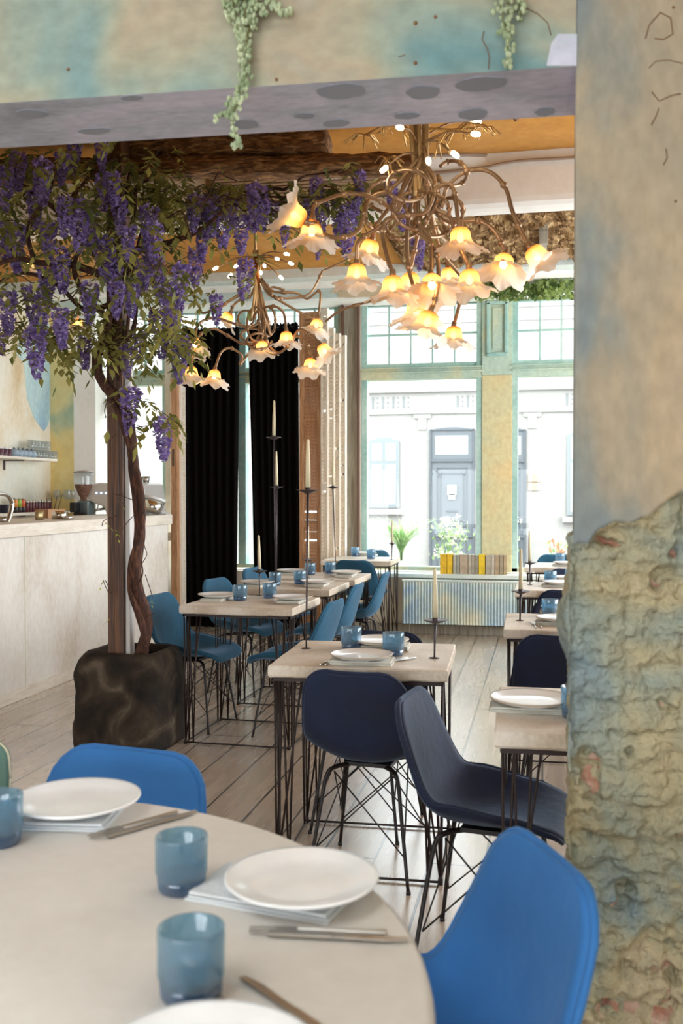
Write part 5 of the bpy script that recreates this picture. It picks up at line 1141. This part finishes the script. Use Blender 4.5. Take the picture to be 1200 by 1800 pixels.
loops1 = [loop(716, 326, 36, 28, -.15), loop(740, 370, 50, 34, -.1, 1, 6.5), loop(795, 305, 26, 22, .05, -2.5, 3), loop(792, 372, 22, 24, .05), loop(690, 345, 45, 30, .1, 2, 7), loop(760, 395, 32, 22, .1), loop(705, 400, 28, 20, 0, 0, 5), loop(670, 372, 30, 36, .15, .5, 6), loop(735, 340, 28, 42, .2)]
st1 = [[PX(737 + k * 7, 205, Y1 + (k % 2) * .02), PX(737 + k * 6.5, 250, Y1 + (k % 2) * .02), PX(739 + k * 5, 300, Y1), PX(742 + k * 6, 345, Y1 + .03 * k)] for k in (-2, -1, 0, 1, 2)]
led1 = [(PX(735, 255, Y1), PX(706, 225, Y1 - .1)), (PX(745, 250, Y1), PX(830, 235, Y1 - .1)), (PX(735, 270, Y1), PX(679, 294, Y1 - .1)), (PX(740, 250, Y1), PX(795, 268, Y1 - .05)), (PX(742, 260, Y1), PX(752, 280, Y1 - .12)), (PX(745, 240, Y1), PX(832, 214, Y1 + .1))]
ch1 = chandelier('flower_chandelier', 'large brass chandelier with twisting arms and lily-shaped shades, nearest to us', PX(737, 290, Y1), arms1, None, M['brass'], 0.0072, 0.93, st1, led1, loops1)
mb = MB()           # bundle of pale brass sprigs round the small lights
rnd = random.Random(4)
for cx_, cy_, n in ((640, 245, 9), (670, 215, 8), (700, 230, 8), (835, 225, 14), (800, 240, 8), (680, 285, 12), (770, 250, 6), (850, 232, 8)):
    for k in range(n):
        a = rnd.uniform(-0.6, pi + 0.6); l = rnd.uniform(18, 38); s = PX(cx_ + rnd.uniform(-6, 6), cy_ - 8, Y1 - .02); e = PX(cx_ + cos(a) * l, cy_ + abs(sin(a)) * l * 0.8, Y1 + rnd.uniform(-.1, .1)); m_ = (Vector(s) + Vector(e)) / 2 + Vector((0, 0, 0.015))
        mb.tube([s, m_, e], [0.0022, 0.002, 0.003], 5)
mb.tube([PX(737, 215, Y1), PX(690, 212, Y1), PX(640, 238, Y1)], 0.004, 6); mb.tube([PX(737, 225, Y1), PX(790, 228, Y1), PX(850, 225, Y1)], 0.004, 6)
o = mb.build('sprigs', mat('pale_brass', 'c9a36a', 0.4, 0.7), ch1); o.location = -ch1.location; o['kind'] = 'stuff'
mb = MB(); mb.lathe([(0, -0.03), (0.05, -0.03), (0.06, -0.005), (0.06, 0)], (0, 0, 0), 20); o = mb.build('ceiling_rose', M['brass'], ch1); o.location = (0, 0, ZC - ch1.location.z)
mb = MB(); mb.tube([(0, 0, ZC - ch1.location.z - 0.02), (0, 0, 0.1)], 0.008, 8); mb.build('rod', M['brass'], ch1)

Y1 = 5.45
arms2 = [
 (A([(452, 490), (440, 520), (420, 528), (408, 540), (406, 548)], (0, -.1)), (-0.55, 0, -0.8)),
 (A([(452, 500), (455, 560), (440, 575), (415, 570), (385, 560), (360, 562), (346, 575), (344, 594)], (0, -.3)), (0.0, -0.4, -1)),
 (A([(450, 500), (455, 590), (430, 605), (400, 590), (375, 578), (350, 590), (340, 620), (336, 642)], (0, -.35)), (0.05, -0.1, -1)),
 (A([(455, 500), (465, 580), (445, 610), (422, 640), (425, 625), (405, 612), (388, 620), (378, 648)], (0, -.3)), (-0.05, -0.2, -1)),
 (A([(455, 500), (470, 560), (475, 590), (465, 560), (460, 598)], (0, -.1)), (0.1, -0.2, -1)),
 (A([(455, 500), (440, 560), (455, 545), (480, 538), (498, 550), (503, 580)], (0, -.2)), (0, 0, -1)),
 (A([(455, 490), (480, 520), (520, 545), (550, 560), (560, 559)], (0, .1)), (-0.25, -0.2, -1)),
 (A([(455, 505), (465, 600), (480, 622), (505, 610), (525, 580), (545, 588), (562, 604)], (0, -.3)), (0.5, 0, -0.75)),
 (A([(455, 505), (465, 590), (490, 620), (515, 595), (530, 592), (542, 610), (546, 628)], (0, -.25)), (0.0, -0.2, -1)),
]
loops2 = [loop(450, 570, 16, 30, -.1), loop(445, 590, 22, 12, 0), loop(470, 565, 14, 26, .1), loop(432, 560, 14, 14, .1), loop(455, 600, 22, 14, -.2, 0, 5)]
def T2_(pts, ys=(0, 0)): return A(pts, ys)
loops2 += [T2_([(458, 495), (475, 520), (510, 524), (545, 515), (565, 480), (570, 475), (615, 455)], (0, .2)), T2_([(460, 490), (480, 512), (520, 515), (540, 525), (562, 512), (560, 555)], (0, -.1)), T2_([(445, 500), (400, 530), (360, 550), (350, 540), (335, 510), (325, 500)], (0, 0)), T2_([(440, 510), (410, 525), (380, 545)], (0, -.1)), T2_([(572, 565), (600, 545), (650, 530), (690, 522), (715, 518)], (0, -.3)), T2_([(470, 500), (478, 520), (478, 505), (500, 510)], (0, 0))]
st2 = [[PX(448, 300, Y1), PX(447, 350, Y1), PX(448, 400, Y1), PX(449, 445, Y1)]] + [[PX(450 + k * 2, 440, Y1), PX(451 + k * 1.6, 480, Y1), PX(453 + k * 3, 520, Y1 + .03 * k), PX(455 + k * 7, 560, Y1 + .05 * k)] for k in (-2, -1, 0, 1, 2)]
led2 = [(PX(450, 450, Y1), PX(382, 470, Y1 - .1)), (PX(450, 455, Y1), PX(407, 482, Y1 - .1)), (PX(452, 452, Y1), PX(500, 446, Y1)), (PX(452, 455, Y1), PX(485, 454, Y1 - .15)), (PX(452, 455, Y1), PX(508, 462, Y1 - .05)), (PX(452, 460, Y1), PX(492, 486, Y1 - .15)), (PX(452, 455, Y1), PX(464, 466, Y1 - .2)), (PX(450, 455, Y1), PX(417, 466, Y1 + .1)), (PX(451, 460, Y1), PX(458, 478, Y1 - .25))]
ch2 = chandelier('flower_chandelier', 'smaller, farther copper chandelier with amber lily shades before the black curtains', PX(452, 480, Y1), arms2, None, M['brass'], 0.0072, 0.94, st2, led2, loops2)
mb = MB(); mb.tube([PX(451, 452, Y1), PX(453, 500, Y1)], [0.016, 0.013], 12); o = mb.build('copper_tube', M['copper'], ch2); o.location = -ch2.location
mb = MB(); mb.tube([PX(448, 255, Y1), PX(448, 320, Y1)], 0.01, 8); o = mb.build('rod', M['brass'], ch2); o.location = -ch2.location
mb = MB(); rnd = random.Random(8)
for k in range(26):
    a = rnd.uniform(0, 2 * pi); e = (448 + cos(a) * rnd.uniform(15, 75), 462 + sin(a) * rnd.uniform(6, 30)); mb.tube([PX(450, 455, Y1), PX((450 + e[0]) / 2, (450 + e[1]) / 2, Y1), PX(*e, Y1 + rnd.uniform(-.2, .2))], 0.0009, 4)
o = mb.build('wire_sprigs', mat('gold_wire', 'c9a05a', 0.4, 0.8), ch2); o.location = -ch2.location; o['kind'] = 'stuff'
# a third and fourth lily lamp glimpsed through the wisteria
for (x, y, Y), lab in (((48, 455, 5.6), 'lit lily-shaped lamp glimpsed through the wisteria at the far left'), ((137, 560, 6.4), 'small lit lily lamp showing beneath the wisteria beside the yellow pilaster')):
    e = Vector(PX(x, y, Y)); t = thing('hanging_lamp', lab, 'lamp', (e.x, e.y, e.z)); mb = MB(); mb.tube([(0, 0, ZC - e.z), (0.03, 0, 0.25), (0, 0, 0.0)], 0.006, 8); mb.build('stem', M['brass'], t)
    sm = shade_mesh(11, 1.0).build('shade', M['shade'], t); mb = MB(); mb.lathe([(0, -0.05), (0.012, -0.04), (0.012, -0.02), (0.005, -0.005)][::-1], seg=10); mb.build('bulb', M['bulb'], t)

# ================================================================ IVY, HANGING GREENS, THE GREEN BOARD
def leaf_cloud(name, label, fn, n, m, sz, cat):
    mb = MB()
    for i in range(n):
        p = fn(i); R = Euler((random.uniform(0, 6), random.uniform(0, 6), random.uniform(0, 6))).to_matrix(); s = sz * random.uniform(0.6, 1.2)
        mb.add([p + R @ Vector(v) * s for v in ((0, -1, 0), (0.9, -0.3, 0.15), (0.45, 0.2, 0), (0, 1.1, 0.1), (-0.45, 0.2, 0), (-0.9, -0.3, 0.15))], [(0, 1, 2, 3, 4, 5)])
    for i in range(12): mb.tube([fn(0), fn(0), fn(0)], 0.002, 4)
    o = mb.build(name, m); recenter(o); tag(o, label, cat); return o
def ivyp(i):
    f = random.random(); x = 835 + 175 * f + (60 if i % 9 == 0 else 0); y = 515 - 6 * f + random.gauss(0, 6 + 12 * f) - 12 * f
    return aty(x, min(y, 528 - 6 * f), 8.9 + random.uniform(-0.25, 0.3))
leaf_cloud('ivy_garland', 'green ivy and fern garland hanging above the right street window', ivyp, 1300, M['ivy'], 0.028, 'garland')
mb = MB()
def pearls(name, label, strands):
    t = thing(name, label, 'hanging plant', onface(strands[0][0][0], -40, 0.03)); mb = MB(); mb2 = MB()
    for st in strands:
        n_ = len(st); q = spline([onface(x, y, 0.03 + 0.02 * noise.noise(Vector((x * .1, y * .05, 0)))) for x, y in st], 5); mb.tube(q, 0.0012, 5)
        for i in range(len(q) - 1):
            for k in range(3):
                c = q[i].lerp(q[i + 1], random.random()) + Vector((random.gauss(0, 0.006), random.gauss(0, 0.006), random.gauss(0, 0.003))); r = random.uniform(0.0035, 0.006)
                mb2.lathe([(0, -r * 1.3), (r * 0.8, -r * 0.6), (r, 0.1 * r), (r * 0.6, r * 0.9), (0, r * 1.2)], c, 7)
    for nm, m_, k in (('vine', mb, M['leaf']), ('beads', mb2, M['pearl'])): o = m_.build(nm, k, t); o.location = -t.location; 
    o['kind'] = 'stuff'; return t
pearls('trailing_plant', 'pale green trailing plant with bead-like leaves hanging over the opening at left', [[(412, -20), (420, 40), (428, 90), (436, 130), (430, 160), (416, 185), (408, 205), (388, 220)], [(440, -20), (445, 30), (440, 80), (438, 120), (436, 160), (426, 190), (414, 215), (424, 255), (425, 266)], [(455, -20), (452, 25), (450, 60)], [(468, -20), (480, 10), (500, 30), (512, 30)], [(425, -20), (415, 30), (428, 60), (440, 105)], [(432, -20), (438, 40), (432, 95), (440, 140)], [(400, -20), (405, 20), (412, 50)], [(450, -20), (462, 20), (470, 40)]])
pearls('trailing_plant', 'thin pale trailing plant hanging from the top edge at right of centre', [[(872, -20), (878, 20), (886, 60), (892, 100), (890, 126)], [(895, -20), (892, 15), (896, 50), (892, 80)], [(905, -20), (912, 15), (914, 40)]])
# chipped green painted board at the left edge
p = atz(-10, 1430, 0.78); mb = MB(); pts = []
for i in range(40):
    q = 2 * pi * i / 40; c, s = cos(q), sin(q); rad = (abs(c) ** 3 + abs(s) ** 3) ** (-1 / 3); w = 1 + 0.05 * noise.noise(Vector((c * 3, s * 3, 1))); pts.append((0.055 * rad * c * w, 0.09 * rad * s * w))
mb.prism([(x, z) for x, z in pts], -0.012, 0.012, 0); 
P_ = aty(-20, 1366, 2.05); zc = P_.z
t = thing('painted_board', 'dark green painted rounded board with chipped pale edge at the left frame edge', 'board', (P_.x, P_.y, 0))
o = mb.build('head', mat('chipped_green_paint', '3d5c50', 0.6, var=(9, '4a6c60')), t, bevel=0.004); o.location = (0, 0, zc)
mb = MB(); ring = [Vector((x * 1.0, 0, z * 1.0)) for x, z in pts]; mb.tube(ring + [ring[0]], 0.003, 6, bump=0.6); o = mb.build('chipped_edge', mat('bare_edge', 'c9c0a5', 0.8), t); o.location = (0, 0, zc)
mb = MB(); mb.b(-0.012, 0.012, -0.011, 0.011, 0, zc - 0.07); mb.lathe([(0, 0), (0.12, 0), (0.12, 0.012), (0, 0.02)], seg=24); mb.build('stand', M['black_metal'], t)
# ================================================================ THE COUNTER AND WHAT STANDS ON IT
XC = -3.40
t = thing('bar_counter', 'long plastered bar counter with pale wooden top along the left side', 'counter', (XC - 0.3, 6.3, 0))
def rel(o): o.location = -t.location; return o
ye = aty(290, 1000, 8.6)
YE = onx(303, 907.5, XC + 0.035).y - 0.03
mb = MB(); mb.b(XC - 0.60, XC, 3.2, YE, 0.07, 1.085); rel(mb.build('body', M['counter'], t))
mb = MB(); mb.b(XC - 0.66, XC + 0.035, 3.15, YE + 0.03, 1.085, 1.172); rel(mb.build('worktop', M['pale_wood'], t, bevel=0.004))
mb = MB(); mb.b(XC - 0.60, XC + 0.014, 3.2, YE, 0, 0.075); rel(mb.build('skirting', M['pale_wood'], t, bevel=0.003))
mb = MB(); mb.b(XC + 0.0, XC + 0.002, 5.9, 5.905, 0.08, 1.08)
rel(mb.build('joint', M['frame_green'], t))
# back worktop with window ledge level
t = thing('back_counter', 'low back counter under the left window behind the bar', 'counter', (-4.5, 8.3, 0))
mb = MB(); mb.b(-0.49, 0.03, -2.4, 0.85, 0, 0.98); mb.build('body', M['counter'], t); mb = MB(); mb.b(-0.49, 0.05, -2.42, 0.87, 0.98, 1.02); mb.build('worktop', M['pale_wood'], t)
ZK = 1.172
ZBK = 1.021
# shelves on the left wall
def shelf(z, y1, label):
    t = thing('wall_shelf', label, 'shelf', (XL + 0.12, 7.0, z)); mb = MB(); mb.b(-0.118, 0.14, -1.5, y1 - 7.0, -0.025, 0); mb.build('board', M['pale_wood'], t, bevel=0.002)
    for y in (y1 - 7.0 - 0.55, y1 - 8.6):
        mb = MB(); mb.b(-0.118, -0.108, y - 0.01, y + 0.01, -0.12, -0.026); mb.b(-0.108, 0.09, y - 0.01, y + 0.01, -0.036, -0.026); mb.build('bracket', M['iron'], t)
    return t
XS = XL + 0.14
def onxs(px, py): return onx(px, py, XS)
e1, e2 = onx(101, 807, XL + 0.26), onx(103, 899, XL + 0.26)
shelf(e1.z, e1.y, 'upper pale wooden wall shelf holding white cups and clear glasses'); shelf(e2.z, e2.y, 'lower pale wooden wall shelf holding small tins')
def ylev(px, X_): d = _ray(px, 850); return X_ * d.y / d.x
def row(proto, n, px0, px1, z, base, grp, xx=XS, frm='left'):
    """n copies between two lines of sight, on the shelf"""
    for i in range(n):
        px = px0 + (px1 - px0) * (i + 0.5) / n; p = Vector((xx, ylev(px, xx), z)); lab = base % ORD[i]
        if proto.name in _first: dup(proto, p, 0, lab, grp)
        else: _first[proto.name] = 1; proto.location = p; proto['label'] = lab; proto['group'] = grp
mb = MB(); mb.lathe([(0, 0), (0.028, 0), (0.032, 0.006), (0.033, 0.085), (0.031, 0.085), (0.030, 0.01), (0, 0.008)], seg=20); gp = tag(mb.build('drinking_glass', M['clear_glass']), '', 'glass')
row(gp, 7, 62, 98, e1.z, '%s clear glass from the left in the lower row on the upper shelf', 'clear glasses on the upper shelf')
M['shelf_plate'] = M['clear_glass']
mb = MB(); mb.b(-0.06, 0.06, -0.42, 0.12, 0, 0.004); q = mb.build('glass_sheet', M['clear_glass']); tag(q, 'thin glass sheet laid on the lower row of glasses, upper shelf', 'glass sheet'); q.location = (XS, ylev(72, XS), e1.z + 0.0855)
for i in range(6):
    px = 55 + 5.8 * i; dup(gp, (XS, ylev(px, XS), e1.z + 0.09), 0, '%s clear glass from the left in the raised row on the upper shelf' % ORD[i], 'clear glasses on the upper shelf')
tp = thing('teapot', '', 'teapot'); mb = MB(); mb.lathe([(0, 0), (0.03, 0), (0.045, 0.02), (0.048, 0.04), (0.038, 0.062), (0.022, 0.07), (0, 0.07)], seg=20); cb = mat('blue_grey_enamel', '8fa0ad', 0.3); mb.build('body', cb, tp)
mb = MB(); mb.lathe([(0, 0.07), (0.02, 0.07), (0.012, 0.078), (0.006, 0.08), (0.007, 0.09), (0, 0.092)], seg=12); mb.build('lid', mat('dark_lid', '4e5a66', 0.4), tp)
mb = MB(); mb.tube(spline([(0, 0.04, 0.055), (0, 0.07, 0.05), (0, 0.068, 0.025), (0, 0.045, 0.02)], 5), 0.004, 6); mb.build('handle', cb, tp)
row(tp, 5, 21, 60, e1.z, '%s blue-grey little pot from the left on the upper shelf', 'little pots on the upper shelf', XS + 0.03)
jr = thing('storage_jar', '', 'jar'); mb = MB(); mb.lathe([(0, 0), (0.03, 0), (0.032, 0.004), (0.032, 0.07), (0, 0.07)], seg=16); mb.build('body', mat('plum_jar', '5c3a44', 0.4), jr); mb = MB(); mb.lathe([(0, 0.07), (0.031, 0.07), (0.031, 0.082), (0, 0.084)], seg=16); mb.build('lid', M['plate'], jr)
row(jr, 3, -3, 20, e1.z, '%s dark plum jar from the left on the upper shelf', 'dark jars on the upper shelf')
tn = thing('tin', '', 'tin'); mb = MB(); mb.lathe([(0, 0), (0.026, 0), (0.026, 0.10), (0, 0.10)], seg=20); mb.build('body', mat('dark_red_tin', '6a2f38', 0.35), tn); mb = MB(); mb.lathe([(0.0265, 0.09), (0.028, 0.09), (0.028, 0.108), (0, 0.109)], seg=20); mb.build('silver_lid', M['steel'], tn)
row(tn, 9, 43, 89, e2.z, '%s small dark red tin with silver lid from the left on the lower shelf', 'dark red tins on the lower shelf')
for i, (c, nm) in enumerate((('d98a3c', 'orange and black'), ('94b23c', 'lime green and black'), ('dd6a45', 'coral and dark'))):
    t = thing('canister', nm + ' tall canister on the lower shelf', 'canister', (XS, ylev(25 + 6.8 * i, XS), e2.z)); mb = MB(); mb.lathe([(0, 0.05), (0.03, 0.05), (0.03, 0.125), (0, 0.125)], seg=20); mb.build('upper_body', mat('canister_' + c, c, 0.4), t)
    mb = MB(); mb.lathe([(0, 0), (0.03, 0), (0.03, 0.05), (0, 0.05)], seg=20); mb.build('lower_body', mat('canister_dark', '2b2326', 0.4), t); mb = MB(); mb.lathe([(0, 0.125), (0.031, 0.125), (0.031, 0.137), (0, 0.138)], seg=20); mb.build('lid', M['steel'], t)
sp = tag((lambda m_: m_.build('saucer', mat('dark_saucer', '3c3a4a', 0.3)))((lambda m_: (m_.lathe([(0, 0), (0.03, 0), (0.058, 0.008), (0.058, 0.010), (0.03, 0.004), (0, 0.004)], seg=24), m_)[1])(MB())), '', 'saucer')
for i in range(8):
    p = (XS, ylev(6, XS), e2.z + 0.0095 * i)
    o = sp if i == 0 else dup(sp, p); o.location = p; o['group'] = 'stacked dark saucers'; o['label'] = 'dark saucer in the stack on the lower shelf, %s from the bottom' % ORD[i]
# tap
t = thing('tap', 'brushed steel swan-neck tap at the left end of the counter', 'tap', (XC - 0.32, ylev(4, XC - 0.32) , ZK)); p0 = t.location
mb = MB(); pts = [(20, 868), (22, 890), (13, 915), (6, 935)]
xs = XC - 0.3; pl_ = lambda x, y: onx(x, y, xs)
q = spline([pl_(4, 936), pl_(15, 912), pl_(21, 890), pl_(20, 880), pl_(14, 871), pl_(4, 868), pl_(-10, 870), pl_(-22, 885), pl_(-24, 905)], 6); mb.tube(q, 0.017, 14); o = mb.build('neck', M['steel'], t); o.location = -p0
mb = MB(); b0 = pl_(4, 932); mb.lathe([(0, 0), (0.03, 0), (0.028, 0.02), (0.018, 0.035), (0, 0.036)], (b0.x - p0.x, b0.y - p0.y, 0), 20); mb.build('base', M['steel'], t)
# wine glasses, grinder, coffee machine, bin, small things
def ctop(px, X_=XC - 0.35, z=ZK): return Vector((X_, ylev(px, X_), z))
wg = thing('wine_glass', '', 'wine glass'); mb = MB(); mb.lathe([(0, 0), (0.035, 0), (0.034, 0.003), (0.004, 0.008), (0.0035, 0.10), (0.012, 0.112), (0.036, 0.135), (0.041, 0.16), (0.036, 0.20), (0.033, 0.215), (0.032, 0.215), (0.035, 0.195), (0.039, 0.16), (0.033, 0.137), (0, 0.116)], seg=24); mb.build('bowl_and_stem', M['clear_glass'], wg)
zsh = ZK + 0.01
p = aty(112, 898, 9.1); t = thing('wall_ledge', 'small pale ledge on the yellow pilaster under the wine glasses', 'shelf', (p.x, 9.1, p.z - 0.02))
mb = MB(); mb.b(-0.11, 0.10, -0.09, 0.098, 0, 0.02); mb.build('board', M['pale_wood'], t, bevel=0.002); zle = p.z
def wgp(px): q_ = aty(px, 898, 9.1); q_.z = zle; return q_
wg.location = wgp(100); wg['label'] = 'leftmost wine glass on the ledge before the yellow pilaster'; wg['group'] = 'wine glasses'
dup(wg, wgp(118), 0, 'middle wine glass on the ledge before the yellow pilaster', 'wine glasses'); dup(wg, wgp(126) + Vector((-0.02, 0.03, 0)), 0, 'rightmost wine glass, beside the coffee grinder', 'wine glasses')
g = aty(147, 900, 8.35); g.z = ZBK; t = thing('coffee_grinder', 'black and steel coffee grinder with bean-filled hopper on the counter', 'coffee grinder', g)
s_ = 1.0
mb = MB(); mb.b(-0.075, 0.075, -0.10, 0.11, 0, 0.05); mb.b(-0.05, 0.065, -0.03, 0.11, 0.05, 0.28); mb.build('body', mat('grinder_grey', '6f7d80', 0.35, 0.6), t, bevel=0.015)
mb = MB(); mb.b(-0.085, -0.02, -0.115, -0.02, 0.17, 0.265); mb.b(-0.06, 0.05, -0.09, -0.028, 0.06, 0.17); mb.build('doser', M['black'], t, bevel=0.008)
mb = MB(); mb.lathe([(0.03, 0.28), (0.03, 0.31), (0.045, 0.33), (0.075, 0.40), (0.083, 0.435), (0, 0.435)], seg=28); mb.lathe([(0, 0.28), (0.03, 0.28)], seg=28); mb.build('beans', mat('coffee_beans', '5b3a2a', 0.6, var=(60, '8d6850'), bump=(80, 1.0)), t)
mb = MB(); mb.lathe([(0.088, 0.43), (0.09, 0.50), (0.09, 0.545), (0.088, 0.545), (0.086, 0.43)], seg=28); mb.build('hopper', M['clear_glass'], t)
mb = MB(); mb.lathe([(0, 0.56), (0.03, 0.56), (0.095, 0.548), (0.095, 0.543), (0, 0.543)], seg=28); mb.build('lid', mat('smoked_lid', '8a7a6a', 0.3), t)
mb = MB(); mb.tube([(-0.03, -0.12, 0.03), (-0.12, -0.16, 0.10)], 0.012, 10); mb.build('handle', M['black'], t)
em = aty(168, 900, 8.6); em.x += 0.34; em.z = ZBK; W_m = 0.56
t = thing('espresso_machine', 'wide steel espresso machine half hidden behind the wooden post', 'coffee machine', em); t.scale = (0.86, 0.9, 1)
# runs along the counter (y), front to the staff side at the left
mb = MB(); prof = [(-0.36, 0.03), (0.30, 0.03), (0.34, 0.10), (0.30, 0.42), (0.27, 0.445), (-0.22, 0.445), (-0.36, 0.42), (-0.38, 0.32), (-0.30, 0.26), (-0.16, 0.22), (-0.12, 0.10), (-0.36, 0.08)]
mb.prism(prof, -0.26, 0.26); mb.build('body', mat('machine_steel', 'c9c4bd', 0.35, 0.3), t, bevel=0.008)
mb = MB(); mb.prism([(-0.385, 0.315), (-0.365, 0.425), (-0.36, 0.425), (-0.38, 0.315)], -0.24, 0.24); mb.build('front_panel', M['chrome'], t)
mb = MB()
for k in range(5): mb.lathe([(0, 0), (0.006, 0), (0.006, 0.004), (0, 0.005)], (0, 0, 0), 8, R=Matrix.Rotation(-pi / 2, 3, 'Y'))
bt = MB()
for k in range(6): bt.box((-0.25 + 0.055 * k, -0.264, 0.35), (0.016, 0.006, 0.012))
bt.build('button_lights', mat('blue_led', 'cfe0ff', 0.5, emit=('9cc0ff', 4)), t)
mb = MB(); mb.tube(spline([(-0.26, -0.20, 0.25), (-0.27, -0.21, 0.20), (-0.30, -0.22, 0.17)], 4), 0.007, 8); mb.tube([(-0.2, -0.15, 0.24), (-0.2, -0.15, 0.19)], 0.035, 16); mb.tube([(-0.22, -0.18, 0.2), (-0.29, -0.24, 0.19)], 0.012, 10); mb.build('group_head', M['chrome'], t)
mb = MB(); mb.b(-0.34, -0.10, -0.24, 0.24, 0.07, 0.09); mb.build('drip_tray', M['steel'], t)
mb = MB(); mb.tube(spline([(0.30, -0.27, 0.35), (0.34, -0.29, 0.32), (0.42, -0.30, 0.27)], 5), 0.006, 8); mb.build('steam_pipe', M['plate'], t)
for x, y, nm in ((-0.2, 0.1, 'foot'), (0.25, -0.2, 'foot'), (-0.3, -0.2, 'foot'), (0.25, 0.2, 'foot')):
    mb = MB(); mb.lathe([(0, 0), (0.02, 0), (0.02, 0.03), (0, 0.03)], (x, y, 0), 12); mb.build(nm, M['black'], t)
ztop = ZBK + 0.447
for (px, r_, h_, c_, nm) in ((246, 0.045, 0.055, M['plate'], 'cream cup'), (259, 0.035, 0.06, M['steel'], 'small steel jug')):
    p = ctop(px, XC - 0.33 + 0.0, ztop); p = Vector((em.x + (0.14 if px < 250 else 0.22), em.y - 0.1, ztop)); mb = MB(); mb.lathe([(0, 0), (r_ * 0.8, 0), (r_, h_), (r_ * 0.93, h_), (r_ * 0.74, 0.005), (0, 0.005)], seg=20)
    tag(mb.build('cup' if 'cup' in nm else 'milk_jug', c_, loc=p), nm + ' standing on top of the espresso machine', 'cup' if 'cup' in nm else 'jug')
kb = ctop(265, XC - 0.12); t = thing('knock_box', 'round tilted steel bin with black rim on the counter beside the vine', 'bin', kb)
Rk = Matrix.Rotation(radians(-14), 3, 'X') @ Matrix.Rotation(radians(10), 3, 'Y')
mb = MB(); mb.lathe([(0, 0.012), (0.07, 0.012), (0.085, 0.03), (0.095, 0.13), (0.09, 0.13), (0.08, 0.03), (0, 0.025)], (0, 0, 0.01), 32, R=Rk); mb.build('bowl', M['chrome'], t)
mb = MB(); mb.lathe([(0.093, 0.125), (0.105, 0.13), (0.105, 0.148), (0.09, 0.15)], (0, 0, 0.01), 32, R=Rk); mb.build('rim', M['plate'], t); mb = MB(); mb.lathe([(0, 0.143), (0.092, 0.144)], (0, 0, 0.01), 32, R=Rk); mb.build('inner_bar', M['black'], t)
p = ctop(286, XC - 0.08); mb = MB()
def clf(u, v): return (u * 0.12 - 0.06, v * 0.14 - 0.07, 0.006 + 0.04 * (0.5 + noise.noise(Vector((u * 3, v * 3, 2)))) * sin(pi * u) * sin(pi * v))
mb.grid(clf, 20, 20); mb.b(-0.055, 0.055, -0.065, 0.065, 0, 0.005)
tag(mb.build('folded_cloth', M['plate'], loc=p), 'crumpled cream cloth at the far end of the counter', 'cloth')
p = ctop(96, XC - 0.35); mb = MB(); mb.lathe([(0, 0), (0.055, 0), (0.058, 0.06), (0.052, 0.06), (0.05, 0.006), (0, 0.006)], seg=28); tag(mb.build('steel_bowl', M['chrome'], loc=ctop(104, XC - 0.25)), 'short steel bowl on the counter left of the grinder', 'bowl')
mb = MB(); mb.lathe([(0, 0), (0.035, 0), (0.045, 0.022), (0.04, 0.022), (0.03, 0.005), (0, 0.005)], seg=24); tag(mb.build('steel_dish', M['chrome'], loc=ctop(118, XC - 0.16)), 'small steel dish next to the grinder on the counter', 'dish')
t = thing('utensil_box', 'brown wooden box of small utensils behind the counter edge', 'box', ctop(88, XC - 0.5)); mb = MB(); mb.b(-0.06, 0.06, -0.14, 0.14, 0, 0.07); mb.build('box', M['shutter_brown'], t, bevel=0.003)
for k in range(5):
    mb = MB(); mb.tube([(0.01 * k - 0.02, 0.04 * k - 0.08, 0.05), (0.02 * k - 0.03, 0.05 * k - 0.09, 0.15 + 0.01 * k)], 0.003, 6); mb.build('utensil', M['vine'], t)
mb = MB(); mb.lathe([(0, 0), (0.03, 0), (0.026, 0.03), (0.03, 0.06), (0.02, 0.065), (0, 0.066)], seg=16, wob=lambda j, q, r, z: (r * (1 + 0.2 * sin(3 * q)), z))
tag(mb.build('brass_ornament', mat('ornament_brass', '9c8a62', 0.4, 0.7), loc=ctop(68, XC - 0.3)), 'small brass ornament on the counter under the lower shelf', 'ornament')
